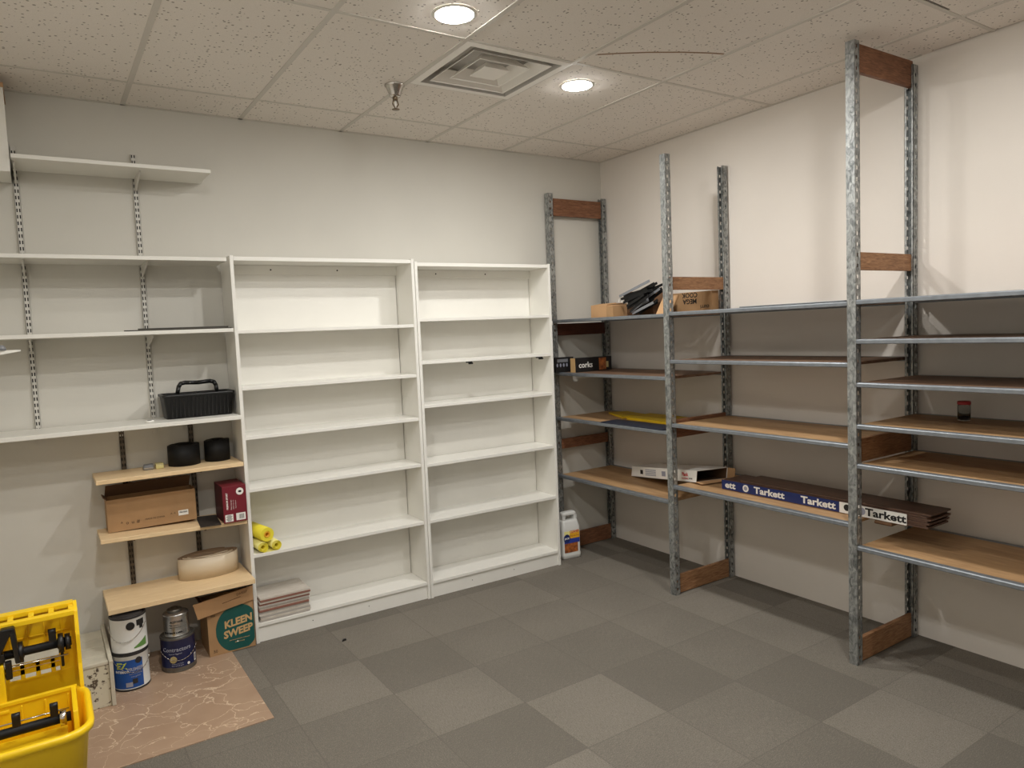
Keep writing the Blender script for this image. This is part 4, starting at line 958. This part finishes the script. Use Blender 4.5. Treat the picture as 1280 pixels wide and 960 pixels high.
# flooring planks in a long printed carton tray
zp = .7140; xs_ = -.437
t = thing('plank_carton', 'long blue and white printed carton strip holding dark planks on the rack', 'carton', (-.33, -2.0, zp))
bm = BM(); box(bm, xs_, -.232, -2.65, -1.535, zp, zp + .003); obj('tray_base', bm, 'kraft_dark', t)
bm = BM(); box(bm, xs_, xs_ + .003, -2.303, -1.535, zp + .0032, zp + .058); obj('blue_side', bm, 'navy_print', t, label='navy blue side strip')
bm = BM(); box(bm, xs_, xs_ + .003, -2.65, -2.3035, zp + .0032, zp + .058); obj('white_side', bm, 'paper_white', t, label='white side strip')
xf = xs_ - .0004
for y, wd in ((-1.598, 'ett'), (-1.872, 'Tarkett'), (-2.18, 'Tarkett')):
    bm = BM(); text(bm, wd, .052, LF((xf, y, zp + .030)), 0, bold=.0016, sx=1.28); obj('lettering', bm, 'paper_white', t, label='white lettering')
bm = BM(); disc(bm, LF((xf, -1.712, zp + .031)), .021, mi=0); o = obj('round_mark', bm, 'paper_white', t, label='white round mark')
bm = BM(); disc(bm, LF((xf - .0012, -1.712, zp + .031)), .012, mi=0); obj('emblem', bm, 'grey_print', o)
bm = BM(); text(bm, 'Tarkett', .052, LF((xf, -2.545, zp + .030)), 0, bold=.0016, sx=1.28); obj('lettering', bm, 'print_black', t, label='black lettering')
bm = BM(); disc(bm, LF((xf, -2.425, zp + .031)), .019, mi=0); obj('round_mark', bm, 'grey_print', t, label='grey round mark')
bm = BM(); disc(bm, LF((xf, -2.345, zp + .034)), .017, mi=0); obj('round_mark', bm, 'print_black', t, label='dark round mark')
bm = BM(); box(bm, xs_ - .004, -.35, -2.58, -2.49, zp - .018, zp - .0006); obj('torn_flap', bm, 'kraft_dark', t, bevel=.006)
z = zp + .0035; nm_ = ['bottom', 'second from the bottom', 'third from the bottom', 'middle', 'third from the top', 'second from the top', 'topmost, short and set back']
for k in range(7):
    dy = (-.005, .004, -.010, .0, -.016, .002, -.010)[k]; dx = (0, .003, .001, .004, 0.002, .005, .014)[k]
    ya = -1.545 if k < 6 else -1.66
    bm = BM(); box(bm, -.4325 + dx, -.242 + dx, -2.742 + dy, ya, z, z + .0092); o = obj('flooring_plank', bm, 'plank_brown', base=(-.34, -2.1, z), bevel=.0012)
    tag(o, 'dark brown flooring plank, %s in the pile' % nm_[k], 'plank', 'dark flooring planks on the rack'); z += .0096

# jug of cleaner
t = thing('cleaner_jug', 'white gallon jug with orange and blue label on the carpet', 'jug', (-.605, -.2, 0), -.1)
bm = BM(); q_ = lambda hx, hy, r, z: rrect(0, 0, hx, hy, r, z)
loft(bm, [q_(.076, .046, .02, .0), q_(.082, .052, .022, .006), q_(.083, .053, .022, .035), q_(.079, .050, .022, .045), q_(.080, .051, .022, .215), q_(.080, .050, .022, .235), q_(.070, .040, .02, .275), q_(.064, .034, .018, .292)])
obj('body', bm, 'can_white', t, world=False)
bm = BM()
for x0, x1 in ((-.063, -.036), (.036, .063)): box(bm, x0, x1, -.026, .026, .2925, .325)
loft(bm, [rrect(0, 0, .063, .028, .012, .3255), rrect(0, 0, .060, .028, .014, .342), rrect(0, 0, .050, .022, .014, .350)])
obj('handle', bm, 'can_white', t, world=False, bevel=.003)
bm = BM(); yb = -.0515
for z0, z1, x0, x1, mi in ((.196, .212, -.066, .066, 0), (.155, .1955, -.02, .066, 1), (.155, .1955, -.066, -.0205, 0), (.120, .1545, -.066, .066, 2), (.050, .1195, -.066, .05, 3)): box(bm, x0, x1, yb - .0006, yb + .003, z0, z1, mi)
obj('label', bm, ['cream_paper', 'orange_print', 'blue_print', 'brown_print'], t, world=False, label='orange, blue and brown label')
bm = BM(); Mj = FR((0, yb - .0008, .18)); text(bm, 'CLEANER', .024, Mj @ Tr((.022, .024, .0)), 0, bold=.0008, sx=.8); obj('lettering', bm, 'red_print', t, world=False, label='red lettering')
bm = BM(); text(bm, 'Floor & Deck', .015, Mj @ Tr((.024, -.006, 0)), 0); obj('lettering', bm, 'brown_print', t, world=False, label='brown lettering')
bm = BM(); disc(bm, Mj @ Tr((-.045, -.022, 0)), .028, .032, mi=0); text(bm, 'JACK', .018, Mj @ Tr((-.045, -.022, .001)), 1, bold=.0006)
obj('emblem', bm, ['navy_print', 'paper_white'], t, world=False, label='round navy emblem')

# jar with a red lid
jx, jy, jz = -.155, -2.775, 1.2075
t = thing('small_jar', 'small clear jar with red lid on the rack shelf', 'jar', (jx, jy, jz))
bm = BM(); lathe(bm, [(0, .0), (.026, .0), (.0275, .003), (.0275, .072), (.024, .076), (.0228, .076), (.0255, .071), (.0255, .004), (0, .003)], jx, jy, jz, 30); obj('glass', bm, 'clear_plastic', t)
bm = BM(); lathe(bm, [(0, .0035), (.0248, .0045), (.0248, .017), (0, .021)], jx, jy, jz, 26); obj('contents', bm, 'jar_content', t, label='dark contents')
bm = BM(); lathe(bm, [(0.0, .0768), (.0285, .0768), (.029, .079), (.029, .090), (.027, .093), (0, .093)], jx, jy, jz, 30); obj('lid', bm, 'red_plastic', t, label='red lid')

#@END@
# ------------------------------------------------------------------ camera and view
cam = bpy.data.cameras.new('camera'); co = bpy.data.objects.new('camera', cam); COL.objects.link(co)
cam.sensor_fit = 'HORIZONTAL'; cam.sensor_width = 36.0; cam.lens = 895.5468646 / 1280 * 36.0; cam.clip_start = .02
yw, pt, rl = 0.5806423588, -0.0746762940, -0.0419376785
f = V((math.sin(yw) * math.cos(pt), math.cos(yw) * math.cos(pt), math.sin(pt)))
rt = V((math.cos(yw), -math.sin(yw), 0)); up = rt.cross(f)
c_, s_ = math.cos(rl), math.sin(rl)
r2 = c_ * rt + s_ * up; u2 = -s_ * rt + c_ * up
Mc = Matrix((r2, u2, -f)).transposed().to_4x4(); Mc.translation = V((-3.8436032754, -4.4461566326, 1.7298827852))
co.matrix_world = Mc
SC.camera = co
w = bpy.data.worlds.new('world'); SC.world = w; w.use_nodes = True
w.node_tree.nodes['Background'].inputs[0].default_value = (0, 0, 0, 1); w.node_tree.nodes['Background'].inputs[1].default_value = 0
vs = SC.view_settings; vs.view_transform = 'Standard'; vs.look = 'None'; vs.exposure = 0.42; vs.gamma = 1.0; vs.use_curve_mapping = False
SC.cycles.max_bounces = 8; SC.cycles.diffuse_bounces = 6; SC.cycles.use_denoising = True
